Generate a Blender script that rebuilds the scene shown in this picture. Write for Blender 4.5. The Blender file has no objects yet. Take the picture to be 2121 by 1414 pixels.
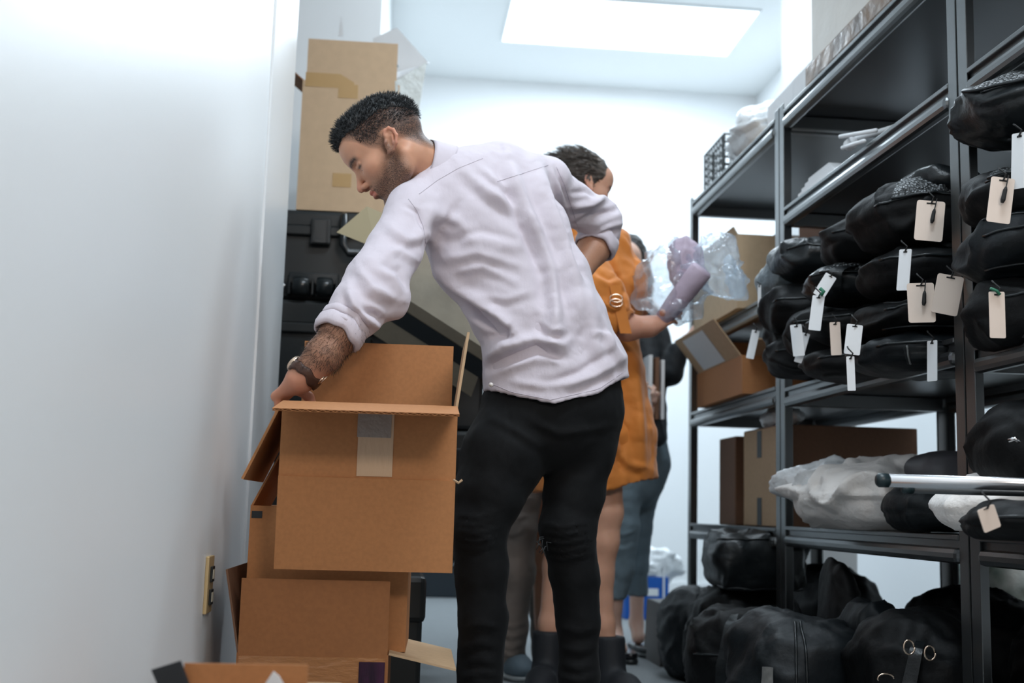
import bpy, bmesh, math, random
import numpy as np
from mathutils import Vector, Matrix, noise, Euler
S = bpy.context.scene
C = S.collection
random.seed(7); np.random.seed(7)
PI = math.pi

# ------------------------------------------------------------------ camera
FPX = 2470.0; CX = 1060.5; CY = 707.0; CAMH = 0.58
def _n(v): return v / np.linalg.norm(v)
_Y = _n(np.array([810 - CX, -(1048 - CY), -FPX])); _Z = _n(np.array([1545 - CX, 17507., -FPX]))
_Z = _n(_Z - _Y * (_Z @ _Y)); _X = np.cross(_Y, _Z)
ROT = np.array([_X, _Y, _Z])
def P(px, py, y):
    """point of the room seen at pixel (px, py) that stands y metres down the room"""
    d = ROT @ np.array([px - CX, CY - py, -FPX])
    return Vector(np.array([0, 0, CAMH]) + d * y / d[1])
def PZ(px, py, z):
    d = ROT @ np.array([px - CX, CY - py, -FPX])
    return Vector(np.array([0, 0, CAMH]) + d * (z - CAMH) / d[2])
def proj(V):
    V = np.asarray(V, dtype=float)
    c = (V - np.array([0, 0, CAMH])) @ ROT
    return CX - c[:, 0] / c[:, 2] * FPX, CY + c[:, 1] / c[:, 2] * FPX
cam = bpy.data.cameras.new('camera'); camo = bpy.data.objects.new('camera', cam); C.objects.link(camo)
cam.sensor_width = 36; cam.lens = 36 * FPX / 2121; cam.clip_start = .05
M4 = Matrix([list(r) for r in ROT]).to_4x4(); M4.translation = (0, 0, CAMH)
camo.matrix_world = M4
cam.dof.use_dof = True; cam.dof.focus_distance = 2.5; cam.dof.aperture_fstop = 3.4
S.camera = camo

# ------------------------------------------------------------------ light and exposure
S.view_settings.view_transform = 'Standard'; S.view_settings.look = 'None'
S.view_settings.gamma = 1.0; S.view_settings.exposure = 0.33
S.view_settings.use_curve_mapping = False
w = bpy.data.worlds.new('world'); S.world = w; w.use_nodes = True
w.node_tree.nodes['Background'].inputs[0].default_value = (.62, .80, 1, 1)
w.node_tree.nodes['Background'].inputs[1].default_value = .25
def area(name, loc, sx, sy, power, col, rot=(0, 0, 0)):
    l = bpy.data.lights.new(name, 'AREA'); l.shape = 'RECTANGLE'; l.size = sx; l.size_y = sy
    l.energy = power; l.color = col
    o = bpy.data.objects.new(name, l); C.objects.link(o); o.location = loc; o.rotation_euler = rot
    return o
COOL = (.78, .90, 1.0)
CEIL = 3.72
area('ceiling_lamp_far', (1.40, 7.3, CEIL - .03), 1.5, .72, 60, COOL)
area('ceiling_lamp_middle', (1.15, 4.3, CEIL - .03), 1.2, .6, 34, COOL)
area('ceiling_lamp_near', (0.95, 1.35, CEIL - .03), 1.2, .6, 50, COOL)
key = area('added_key_light', (1.35, -1.8, 2.75), 1.0, .55, 42, (1, .90, .82))  # warm key light added behind the camera for the box flap's shadow
key.rotation_euler = (Vector((.15, 2.7, .9)) - key.location).to_track_quat('-Z', 'Y').to_euler()

# ------------------------------------------------------------------ materials
MATS = {}
def srgb(r, g, b):
    f = lambda c: (c / 255 / 12.92) if c / 255 <= .04045 else ((c / 255 + .055) / 1.055) ** 2.4
    return (f(r), f(g), f(b), 1)
def mat(name, col, rough=.6, metal=0, bump=0, bscale=60, var=0, vscale=8, coat=0, sheen=0, col2=None, spec=.5, bdist=.002, stretch=None, detail=4, wave=None, sss=0):
    if name in MATS: return MATS[name]
    m = bpy.data.materials.new(name); m.use_nodes = True; MATS[name] = m
    nt = m.node_tree; N = nt.nodes; L = nt.links; b = N['Principled BSDF']
    if len(col) == 3: col = (*col, 1)
    b.inputs['Base Color'].default_value = col; b.inputs['Roughness'].default_value = rough
    b.inputs['Metallic'].default_value = metal; b.inputs['Specular IOR Level'].default_value = spec
    b.inputs['Coat Weight'].default_value = coat; b.inputs['Sheen Weight'].default_value = sheen
    if sss:
        b.inputs['Subsurface Weight'].default_value = sss; b.inputs['Subsurface Radius'].default_value = (.01, .004, .002)
        b.inputs['Subsurface Scale'].default_value = 1
    tc = N.new('ShaderNodeTexCoord'); mp = N.new('ShaderNodeMapping'); L.new(tc.outputs['Object'], mp.inputs['Vector'])
    if stretch: mp.inputs['Scale'].default_value = stretch
    if var or col2:
        n = N.new('ShaderNodeTexNoise'); n.inputs['Scale'].default_value = vscale; n.inputs['Detail'].default_value = detail
        L.new(mp.outputs[0], n.inputs['Vector'])
        mx = N.new('ShaderNodeMix'); mx.data_type = 'RGBA'
        c2 = col2 or tuple(min(1, c * (1 - var)) for c in col[:3]) + (1,)
        mx.inputs['A'].default_value = col; mx.inputs['B'].default_value = c2
        cr = N.new('ShaderNodeMapRange'); cr.inputs[1].default_value = .35; cr.inputs[2].default_value = .65
        L.new(n.outputs[0], cr.inputs[0]); L.new(cr.outputs[0], mx.inputs['Factor']); L.new(mx.outputs['Result'], b.inputs['Base Color'])
    if bump:
        if wave:
            n2 = N.new('ShaderNodeTexWave'); n2.inputs['Scale'].default_value = wave; n2.inputs['Distortion'].default_value = 1.5; n2.inputs['Detail'].default_value = 2
        else:
            n2 = N.new('ShaderNodeTexNoise'); n2.inputs['Scale'].default_value = bscale; n2.inputs['Detail'].default_value = 5
        L.new(mp.outputs[0], n2.inputs['Vector'])
        bp = N.new('ShaderNodeBump'); bp.inputs['Strength'].default_value = bump; bp.inputs['Distance'].default_value = bdist
        L.new(n2.outputs[0], bp.inputs['Height']); L.new(bp.outputs[0], b.inputs['Normal'])
    return m
def emis(name, col, st):
    m = mat(name, col, .5); b = m.node_tree.nodes['Principled BSDF']
    b.inputs['Emission Color'].default_value = (*col[:3], 1); b.inputs['Emission Strength'].default_value = st
    return m
WALL = mat('wall_paint', (.80, .82, .83), .38, bump=.25, bscale=70, bdist=.001)
WALLB = mat('back_wall_paint', (.82, .84, .85), .6, bump=.1, bscale=50)
CEILM = mat('ceiling_paint', (.80, .82, .82), .8)
TRIM = mat('trim_paint', (.82, .84, .85), .3, bump=.15, bscale=30)
CARPET = mat('grey_carpet', (.26, .28, .29), .95, bump=.9, bscale=420, bdist=.004, var=.35, vscale=190)
CARD = mat('cardboard', srgb(182, 123, 75), .75, bump=.12, bscale=260, var=.10, vscale=120, bdist=.0006)
CARDD = mat('cardboard_dark', srgb(158, 103, 60), .75, bump=.12, bscale=260, var=.10, vscale=110, bdist=.0006)
CARDL = mat('cardboard_pale', srgb(196, 165, 130), .75, bump=.1, bscale=260, var=.08, vscale=60, bdist=.0006)
CARDG = mat('cardboard_greyed', srgb(150, 140, 122), .6, bump=.3, bscale=24, var=.15, vscale=18, bdist=.004)
CARDB = mat('cardboard_umber', srgb(118, 84, 62), .75, bump=.1, bscale=260, var=.10, vscale=90, bdist=.0006)
WHITEC = mat('white_card', (.78, .80, .82), .6, var=.05)
TAPE = mat('packing_tape', srgb(205, 172, 140), .28, bump=.5, bscale=45, bdist=.0015, stretch=(3, 1, .6))
TAPED = mat('dark_tape', srgb(30, 34, 38), .4)
TAPEO = mat('ochre_tape', srgb(196, 158, 104), .35, bump=.2, bscale=60)
METAL = mat('charcoal_enamel', (.15, .16, .165), .30, metal=.88, bump=.35, bscale=420, bdist=.0006)
DECK = mat('dark_deck', (.035, .038, .042), .33, metal=.4, bump=.1, bscale=300, bdist=.0004)
BLK = mat('black_nylon', (.0030, .0036, .0042), .58, bump=.5, bscale=30, bdist=.006, spec=.22, var=.35, vscale=5)
BLK2 = mat('black_nylon_sheen', (.008, .0105, .012), .36, bump=.6, bscale=24, bdist=.008, spec=.38)
BLK3 = mat('slate_canvas', (.0045, .007, .009), .55, bump=.5, bscale=30, bdist=.006, spec=.28, var=.3, vscale=7)
BPLA = mat('black_plastic', (.012, .015, .016), .42, bump=.2, bscale=240, bdist=.0008)
BPLG = mat('black_plastic_gloss', (.018, .022, .024), .22)
TAGM = mat('cream_tag', srgb(232, 214, 200), .45)
TAGW = mat('white_tag', srgb(226, 228, 230), .4)
CORD = mat('black_cord', (.006, .006, .006), .7)
GREENC = mat('green_tie', (.02, .16, .09), .5)
CHROME = mat('chrome', (.75, .75, .76), .18, metal=1)
ALU = mat('aluminium', (.80, .80, .82), .25, metal=1)
GOLD = mat('pale_gold', (.80, .62, .48), .2, metal=1)
BRASS = mat('brass_plate', srgb(214, 186, 138), .35, metal=.4)
WHITEP = mat('white_plastic_sheet', (.80, .83, .85), .32, bump=.9, bscale=14, bdist=.02)
WHITEF = mat('white_fabric', (.86, .83, .80), .7, bump=1, bscale=12, bdist=.02, sheen=.2)
def mesh_mat():
    m = mat('mesh_netting', (.012, .014, .015), .45)
    nt = m.node_tree; N = nt.nodes; L = nt.links; b = N['Principled BSDF']
    tc = N.new('ShaderNodeTexCoord'); v = N.new('ShaderNodeTexVoronoi'); v.inputs['Scale'].default_value = 150
    L.new(tc.outputs['Object'], v.inputs['Vector'])
    mr = N.new('ShaderNodeValToRGB'); mr.color_ramp.elements[0].position = .30; mr.color_ramp.elements[0].color = (.20, .215, .225, 1)
    mr.color_ramp.elements[1].position = .42; mr.color_ramp.elements[1].color = (.010, .012, .013, 1)
    L.new(v.outputs['Distance'], mr.inputs[0]); L.new(mr.outputs[0], b.inputs['Base Color'])
    bp = N.new('ShaderNodeBump'); bp.invert = True; bp.inputs['Strength'].default_value = 1; bp.inputs['Distance'].default_value = .003
    L.new(v.outputs['Distance'], bp.inputs['Height']); L.new(bp.outputs[0], b.inputs['Normal'])
    return m
MESHM = mesh_mat()
def clear_mat():
    m = bpy.data.materials.new('clear_film'); m.use_nodes = True; nt = m.node_tree; N = nt.nodes; L = nt.links
    N.remove(N['Principled BSDF']); out = N['Material Output']
    tr = N.new('ShaderNodeBsdfTransparent'); tr.inputs[0].default_value = (.93, .96, .98, 1)
    gl = N.new('ShaderNodeBsdfGlossy'); gl.inputs['Roughness'].default_value = .14; gl.inputs[0].default_value = (.95, .97, 1, 1)
    df = N.new('ShaderNodeBsdfTranslucent'); df.inputs[0].default_value = (.9, .95, 1, 1)
    lw = N.new('ShaderNodeLayerWeight'); lw.inputs[0].default_value = .35
    tc = N.new('ShaderNodeTexCoord'); n = N.new('ShaderNodeTexNoise'); n.inputs['Scale'].default_value = 26; n.inputs['Detail'].default_value = 3
    bp = N.new('ShaderNodeBump'); bp.inputs['Strength'].default_value = 1; bp.inputs['Distance'].default_value = .012
    L.new(tc.outputs['Object'], n.inputs['Vector']); L.new(n.outputs[0], bp.inputs['Height'])
    L.new(bp.outputs[0], gl.inputs['Normal']); L.new(bp.outputs[0], lw.inputs['Normal'])
    m1 = N.new('ShaderNodeMixShader'); m2 = N.new('ShaderNodeMixShader')
    mr = N.new('ShaderNodeMapRange'); mr.inputs[3].default_value = .05; mr.inputs[4].default_value = .50
    L.new(lw.outputs['Facing'], mr.inputs[0]); L.new(mr.outputs[0], m1.inputs[0])
    L.new(tr.outputs[0], m1.inputs[1]); L.new(gl.outputs[0], m1.inputs[2])
    m2.inputs[0].default_value = .24; L.new(m1.outputs[0], m2.inputs[1]); L.new(df.outputs[0], m2.inputs[2])
    L.new(m2.outputs[0], out.inputs[0])
    return m
CLEAR = clear_mat()

# ------------------------------------------------------------------ object helpers
ORG = {}
def tag(o, label=None, cat=None, group=None, kind=None):
    if label: o['label'] = label
    if cat: o['category'] = cat
    if group: o['group'] = group
    if kind: o['kind'] = kind
    return o
def thing(name, label, cat, loc, group=None):
    o = bpy.data.objects.new(name, None); C.objects.link(o); o.location = loc; o.empty_display_size = .05
    ORG[o.name] = Vector(loc)
    return tag(o, label, cat, group)
def link(name, me, m, parent=None, smooth=False, loc=None, label=None):
    """me holds room coordinates; it is re-based on the parent's origin (or on loc)"""
    org = ORG[parent.name] if parent else Vector(loc or (0, 0, 0))
    if org.length: me.transform(Matrix.Translation(-org))
    for mm in (m if isinstance(m, (list, tuple)) else [m]): me.materials.append(mm)
    o = bpy.data.objects.new(name, me); C.objects.link(o)
    if parent: o.parent = parent
    else: o.location = org
    ORG[o.name] = org
    if smooth: me.polygons.foreach_set('use_smooth', [True] * len(me.polygons))
    if label: o['label'] = label
    return o
class MB:
    def __init__(s): s.b = bmesh.new()
    def box(s, x0, x1, y0, y1, z0, z1, bev=0):
        return s.obox(Vector((x0, y0, z0)), Vector((x1 - x0, 0, 0)), Vector((0, y1 - y0, 0)), Vector((0, 0, z1 - z0)), bev)
    def obox(s, o, u, v, w_, bev=0):
        o, u, v, w_ = map(Vector, (o, u, v, w_))
        vs = [s.b.verts.new(o + u * a + v * c + w_ * d) for d in (0, 1) for c in (0, 1) for a in (0, 1)]
        F = [(0, 2, 3, 1), (4, 5, 7, 6), (0, 1, 5, 4), (2, 6, 7, 3), (0, 4, 6, 2), (1, 3, 7, 5)]
        fs = [s.b.faces.new([vs[i] for i in f]) for f in F]
        if u.cross(v).dot(w_) < 0: bmesh.ops.reverse_faces(s.b, faces=fs)
        if bev:
            es = list({e for f in fs for e in f.edges})
            bmesh.ops.bevel(s.b, geom=es, offset=bev, segments=2, profile=.5, affect='EDGES')
        return s
    def slab(s, a, b, c, d, th):
        """sheet with corners a b c d given thickness th on the far side of its normal"""
        a, b, c, d = map(Vector, (a, b, c, d)); n = (b - a).cross(d - a).normalized() * th
        top = [s.b.verts.new(p) for p in (a, b, c, d)]; bot = [s.b.verts.new(p - n) for p in (a, b, c, d)]
        s.b.faces.new(top); s.b.faces.new(bot[::-1])
        for i in range(4):
            j = (i + 1) % 4; s.b.faces.new((top[i], bot[i], bot[j], top[j]))
        return s
    def tube(s, pts, r, n=10, cap=True, radii=None):
        pts = [Vector(p) for p in pts]; rings = []
        prev = None
        for i, p in enumerate(pts):
            t = (pts[min(i + 1, len(pts) - 1)] - pts[max(i - 1, 0)]).normalized()
            if prev is None:
                a = t.orthogonal().normalized()
            else:
                a = (prev - t * prev.dot(t)).normalized()
            prev = a; c = t.cross(a); rr = radii[i] if radii else r
            rings.append([s.b.verts.new(p + (a * math.cos(2 * PI * k / n) + c * math.sin(2 * PI * k / n)) * rr) for k in range(n)])
        for A, B in zip(rings, rings[1:]):
            for k in range(n): s.b.faces.new((A[k], A[(k + 1) % n], B[(k + 1) % n], B[k]))
        if cap: s.b.faces.new(rings[0][::-1]); s.b.faces.new(rings[-1])
        return s
    def grid(s, fn, nu, nv, closed=False):
        g = [[s.b.verts.new(fn(i / nu, j / nv)) for i in range(nu + (0 if closed else 1))] for j in range(nv + 1)]
        W_ = len(g[0])
        for j in range(nv):
            for i in range(nu):
                s.b.faces.new((g[j][i], g[j][(i + 1) % W_], g[j + 1][(i + 1) % W_], g[j + 1][i]))
        return s
    def build(s, name, m, parent=None, smooth=False, loc=None, label=None):
        me = bpy.data.meshes.new(name); s.b.normal_update(); s.b.to_mesh(me); s.b.free()
        return link(name, me, m, parent, smooth, loc, label)
def solo(o, label, cat, group=None): return tag(o, label, cat, group)

# ------------------------------------------------------------------ implicit surfaces (bodies and clothes)
class Field:
    def __init__(s, lo, hi, cell):
        s.lo = np.array(lo, float); s.cell = cell
        n = [int(math.ceil((hi[i] - lo[i]) / cell)) + 1 for i in range(3)]
        ax = [s.lo[i] + cell * np.arange(n[i]) for i in range(3)]
        s.X, s.Y, s.Z = np.meshgrid(*ax, indexing='ij')
        s.X = s.X.astype(np.float32); s.Y = s.Y.astype(np.float32); s.Z = s.Z.astype(np.float32)
        s.D = np.full(s.X.shape, 1.0, np.float32)
    def _add(s, d, k, op):
        if op == 'u':
            if k <= 0: s.D = np.minimum(s.D, d)
            else:
                h = np.clip(.5 + .5 * (s.D - d) / k, 0, 1); s.D = s.D * (1 - h) + d * h - k * h * (1 - h)
        elif op == 's':
            d = -d
            if k <= 0: s.D = np.maximum(s.D, d)
            else:
                h = np.clip(.5 - .5 * (s.D - d) / k, 0, 1); s.D = s.D * (1 - h) + d * h + k * h * (1 - h)
        s.D = s.D.astype(np.float32)
    def cone(s, a, b, ra, rb, k=.02, op='u', flat=None):
        """tapered capsule; flat=(dir, factor) squashes it along dir"""
        a = np.array(a, float); b = np.array(b, float); ab = b - a; L2 = max(ab @ ab, 1e-9)
        px, py, pz = s.X - a[0], s.Y - a[1], s.Z - a[2]
        t = np.clip((px * ab[0] + py * ab[1] + pz * ab[2]) / L2, 0, 1)
        qx, qy, qz = px - t * ab[0], py - t * ab[1], pz - t * ab[2]
        if flat:
            dv = np.array(flat[0], float); dv /= np.linalg.norm(dv); q = (qx * dv[0] + qy * dv[1] + qz * dv[2]) * (1 / flat[1] - 1)
            qx, qy, qz = qx + q * dv[0], qy + q * dv[1], qz + q * dv[2]
        d = np.sqrt(qx * qx + qy * qy + qz * qz) - (ra + (rb - ra) * t)
        s._add(d, k, op); return s
    def chain(s, pts, k=.02, op='u', flat=None):
        for (a, ra), (b, rb) in zip(pts, pts[1:]): s.cone(a, b, ra, rb, k, op, flat)
        return s
    def ell(s, c, r, R=None, k=.02, op='u'):
        px, py, pz = s.X - c[0], s.Y - c[1], s.Z - c[2]
        if R is not None:
            R = np.array(R)   # columns are the axes
            px, py, pz = (px * R[0][0] + py * R[1][0] + pz * R[2][0], px * R[0][1] + py * R[1][1] + pz * R[2][1], px * R[0][2] + py * R[1][2] + pz * R[2][2])
        k0 = np.sqrt((px / r[0]) ** 2 + (py / r[1]) ** 2 + (pz / r[2]) ** 2) + 1e-6
        k1 = np.sqrt((px / r[0] ** 2) ** 2 + (py / r[1] ** 2) ** 2 + (pz / r[2] ** 2) ** 2) + 1e-6
        s._add(k0 * (k0 - 1) / k1, k, op); return s
    def loft(s, nodes, side, k=.02, op='u'):
        """elliptic tube: nodes = (centre, half width along side, half depth)"""
        side = np.array(side, float); best = None
        for (a, wa, da), (b, wb, db) in zip(nodes, nodes[1:]):
            a = np.array(a, float); b = np.array(b, float); ab = b - a; L2 = ab @ ab
            px, py, pz = s.X - a[0], s.Y - a[1], s.Z - a[2]
            t = np.clip((px * ab[0] + py * ab[1] + pz * ab[2]) / L2, 0, 1)
            qx, qy, qz = px - t * ab[0], py - t * ab[1], pz - t * ab[2]
            ax = ab / math.sqrt(L2); sd = side - ax * (side @ ax); sd /= np.linalg.norm(sd); dp = np.cross(ax, sd)
            u = qx * sd[0] + qy * sd[1] + qz * sd[2]; v = qx * dp[0] + qy * dp[1] + qz * dp[2]; q = qx * ax[0] + qy * ax[1] + qz * ax[2]
            wr = wa + (wb - wa) * t; dr = da + (db - da) * t
            rr = np.sqrt((u / wr) ** 2 + (v / dr) ** 2 + (q / dr) ** 2)
            d = (rr - 1) * np.minimum(wr, dr)
            if best is None: best = d
            else:
                h = np.clip(.5 + .5 * (best - d) / .03, 0, 1); best = best * (1 - h) + d * h - .03 * h * (1 - h)
        s._add(best, k, op); return s
    def cut(s, fn, k=.004):
        """keep where fn(X,Y,Z) < 0"""
        s._add(-fn(s.X, s.Y, s.Z), k, 's'); return s
    def mesh(s):
        D = s.D; nx, ny, nz = D.shape; cell = s.cell
        I = D < 0
        corners = [(i, j, k) for i in (0, 1) for j in (0, 1) for k in (0, 1)]
        sl = lambda c: D[c[0]:nx - 1 + c[0], c[1]:ny - 1 + c[1], c[2]:nz - 1 + c[2]]
        cnt = sum((sl(c) < 0).astype(np.int8) for c in corners)
        idx = np.argwhere((cnt > 0) & (cnt < 8)); N = len(idx)
        if N == 0: return np.zeros((0, 3)), np.zeros((0, 4), int)
        vals = np.stack([D[idx[:, 0] + c[0], idx[:, 1] + c[1], idx[:, 2] + c[2]] for c in corners], 1)
        acc = np.zeros((N, 3)); w_ = np.zeros(N)
        for a in range(8):
            for b in range(a + 1, 8):
                ca, cb = corners[a], corners[b]
                if sum(abs(ca[q] - cb[q]) for q in range(3)) != 1: continue
                va, vb = vals[:, a], vals[:, b]; m = (va < 0) != (vb < 0)
                t = np.where(m, va / np.where(m, va - vb, 1), 0)[:, None]
                p = np.array(ca) * (1 - t) + np.array(cb) * t
                acc += p * m[:, None]; w_ += m
        V = s.lo + cell * (idx + acc / w_[:, None])
        vid = np.full((nx - 1, ny - 1, nz - 1), -1, np.int64); vid[idx[:, 0], idx[:, 1], idx[:, 2]] = np.arange(N)
        F = []
        for ax in range(3):
            sh = [nx, ny, nz]; a = [slice(None)] * 3; b = [slice(None)] * 3
            a[ax] = slice(0, sh[ax] - 1); b[ax] = slice(1, sh[ax])
            A = I[tuple(a)]; B = I[tuple(b)]; e = np.argwhere(A != B)
            u, v = (ax + 1) % 3, (ax + 2) % 3
            ok = (e[:, u] > 0) & (e[:, v] > 0) & (e[:, u] < sh[u] - 1) & (e[:, v] < sh[v] - 1); e = e[ok]
            def g(du, dv):
                q = e.copy(); q[:, u] += du; q[:, v] += dv; return vid[q[:, 0], q[:, 1], q[:, 2]]
            quad = np.stack([g(-1, -1), g(0, -1), g(0, 0), g(-1, 0)], 1)
            inside = A[tuple(e.T)]
            quad[~inside] = quad[~inside][:, ::-1]; F.append(quad)
        return V, np.concatenate(F)
def np_mesh(name, V, F):
    me = bpy.data.meshes.new(name); V = np.asarray(V, np.float32); F = np.asarray(F, np.int32)
    me.vertices.add(len(V)); me.vertices.foreach_set('co', V.ravel())
    me.loops.add(F.size); me.loops.foreach_set('vertex_index', F.ravel())
    me.polygons.add(len(F)); me.polygons.foreach_set('loop_start', np.arange(0, F.size, F.shape[1], dtype=np.int32))
    me.polygons.foreach_set('loop_total', np.full(len(F), F.shape[1], np.int32))
    me.update(calc_edges=True); me.validate(); me.polygons.foreach_set('use_smooth', [True] * len(me.polygons))
    return me
def relax(V, F, it=2, lam=.5):
    for _ in range(it):
        acc = np.zeros_like(V); cnt = np.zeros(len(V))
        for a in range(4):
            for b in ((a + 1) % 4, (a + 3) % 4):
                np.add.at(acc, F[:, a], V[F[:, b]]); np.add.at(cnt, F[:, a], 1)
        V = V + lam * (acc / np.maximum(cnt, 1)[:, None] - V)
    return V
def normals(V, F):
    n = np.cross(V[F[:, 2]] - V[F[:, 0]], V[F[:, 3]] - V[F[:, 1]]); N = np.zeros_like(V)
    for a in range(4): np.add.at(N, F[:, a], n)
    return N / (np.linalg.norm(N, axis=1)[:, None] + 1e-12)
def seg_dist(px, py, path):
    best = np.full(len(px), 1e9); tt = np.zeros(len(px)); sd = np.zeros(len(px)); n = len(path) - 1
    for i in range(n):
        (ax, ay), (bx, by) = path[i], path[i + 1]; dx, dy = bx - ax, by - ay; L2 = dx * dx + dy * dy
        t = np.clip(((px - ax) * dx + (py - ay) * dy) / L2, 0, 1); ex, ey = px - ax - t * dx, py - ay - t * dy
        d = np.hypot(ex, ey); m = d < best; best[m] = d[m]; tt[m] = (i + t[m]) / n
        sd[m] = np.sign(dx * ey - dy * ex)[m]
    return best, tt, sd
def sculpt(V, F, strokes):
    """press soft folds into the side of a cloth that looks up the aisle: (path, half width px, height m)"""
    N = normals(V, F); px, py = proj(V); see = np.clip(-N[:, 1] * 1.6 + .15, 0, 1); off = np.zeros(len(V))
    for path, w_, h in strokes:
        d, t, sd = seg_dist(px, py, path)
        env = np.sin(np.clip(t, .02, .98) * PI) ** .6
        g = np.exp(-(d / w_) ** 2) * h * env
        g -= .45 * h * env * np.exp(-((d * sd - 1.6 * w_) / (w_ * 1.1)) ** 2)
        off += g
    return V + N * (off * see)[:, None]
def wrinkle(V, F, amp, scale, seed=0, sq=(1, 1, 1)):
    N = normals(V, F); o = np.array([noise.fractal(Vector(((p[0] * sq[0]) * scale + seed, p[1] * sq[1] * scale, p[2] * sq[2] * scale)), .8, 2.1, 3) for p in V])
    return V + N * (o * amp)[:, None]
def mergeVF(parts):
    Vs, Fs, o = [], [], 0
    for V, F in parts: Vs.append(V); Fs.append(F + o); o += len(V)
    return np.concatenate(Vs), np.concatenate(Fs)
def vcol(me, name, vals):
    a = me.color_attributes.new(name, 'FLOAT_COLOR', 'POINT'); n = len(me.vertices)
    c = np.ones((n, 4), np.float32); c[:, :3] = np.asarray(vals)[:, :3] if np.ndim(vals) == 2 else np.asarray(vals)[:, None]
    a.data.foreach_set('color', c.ravel())

# ------------------------------------------------------------------ the room
LW = -.352; RW = 2.62; BACK = 8.45; FRONT = -3.6
def struct(name, mb, m, smooth=False): return tag(mb.build(name, m, None, smooth), kind='structure')
struct('floor', MB().box(-2.4, RW + .1, FRONT, BACK + .1, -.06, 0), CARPET)
struct('ceiling', MB().box(-2.4, RW + .1, FRONT, BACK + .1, CEIL, CEIL + .06), CEILM)
struct('wall_left', MB().box(LW - .12, LW, FRONT, 2.975, 0, CEIL), WALL)
struct('trim_1', MB().box(LW - .125, LW + .006, 2.975, 3.555, 0, CEIL, .003), TRIM)
struct('wall_left_rear', MB().box(-2.3, -.13, 5.0, BACK, 0, CEIL), WALLB)
struct('wall_alcove', MB().box(-2.4, -2.3, FRONT, 5.0, 0, CEIL), WALLB)
struct('wall_back', MB().box(-.13, RW + .1, BACK, BACK + .1, 0, CEIL), WALLB)
struct('wall_right', MB().box(RW, RW + .1, FRONT, BACK, 0, CEIL), WALLB)
struct('wall_front', MB().box(LW, RW, FRONT - .1, FRONT, 0, CEIL), mat('low_bounce_wall', (.10, .12, .14), .7))  # unseen wall behind the camera, set dark to cut its bounce
struct('trim_2', MB().box(1.80, 2.05, 5.15, 5.40, 0, CEIL), WALLB)
struct('baseboard_left', MB().box(LW, LW + .012, FRONT, 2.97, 0, .10, .003), TRIM)
struct('baseboard_back', MB().box(-.13, RW, BACK - .015, BACK, 0, .10), TRIM)
PANEL = emis('lamp_diffuser', (.86, .95, 1), 1.6)
for nm, (x0, x1, y0, y1), lb in (('far', (.62, 2.17, 6.93, 7.68), 'bright white rectangular ceiling light in front of the back wall'),
                             ('mid', (.55, 1.75, 4.0, 4.6), 'white ceiling light above the people, between two others'),
                             ('near', (.35, 1.55, 1.05, 1.65), 'white ceiling light above the front of the aisle')):
    t = thing('ceiling_light', lb, 'ceiling light', ((x0 + x1) / 2, (y0 + y1) / 2, CEIL), 'ceiling lights' )
    MB().box(x0, x1, y0, y1, CEIL - .008, CEIL - .003).build('diffuser', PANEL, t)
    f = MB()
    for a in ((x0 - .012, x1 + .012, y0 - .012, y0), (x0 - .012, x1 + .012, y1, y1 + .012), (x0 - .012, x0, y0, y1), (x1, x1 + .012, y0, y1)):
        f.box(*a, CEIL - .012, CEIL)
    f.build('frame', TRIM, t)
# outlet
t = thing('wall_outlet', 'double power outlet in a cream plate low on the left wall', 'outlet', (LW, 2.42, .417))
MB().box(LW, LW + .007, 2.388, 2.458, .364, .474, .002).build('plate', BRASS, t)
for dz in (-.022, .022):
    o = MB().box(LW + .007, LW + .0115, 2.408, 2.440, .417 + dz - .015, .417 + dz + .015, .001).build('socket', BPLA, t)
    MB().box(LW + .0115, LW + .0125, 2.414, 2.434, .417 + dz - .009, .417 + dz + .009).build('socket_face', mat('outlet_face', srgb(205, 196, 176), .4), o)

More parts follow.
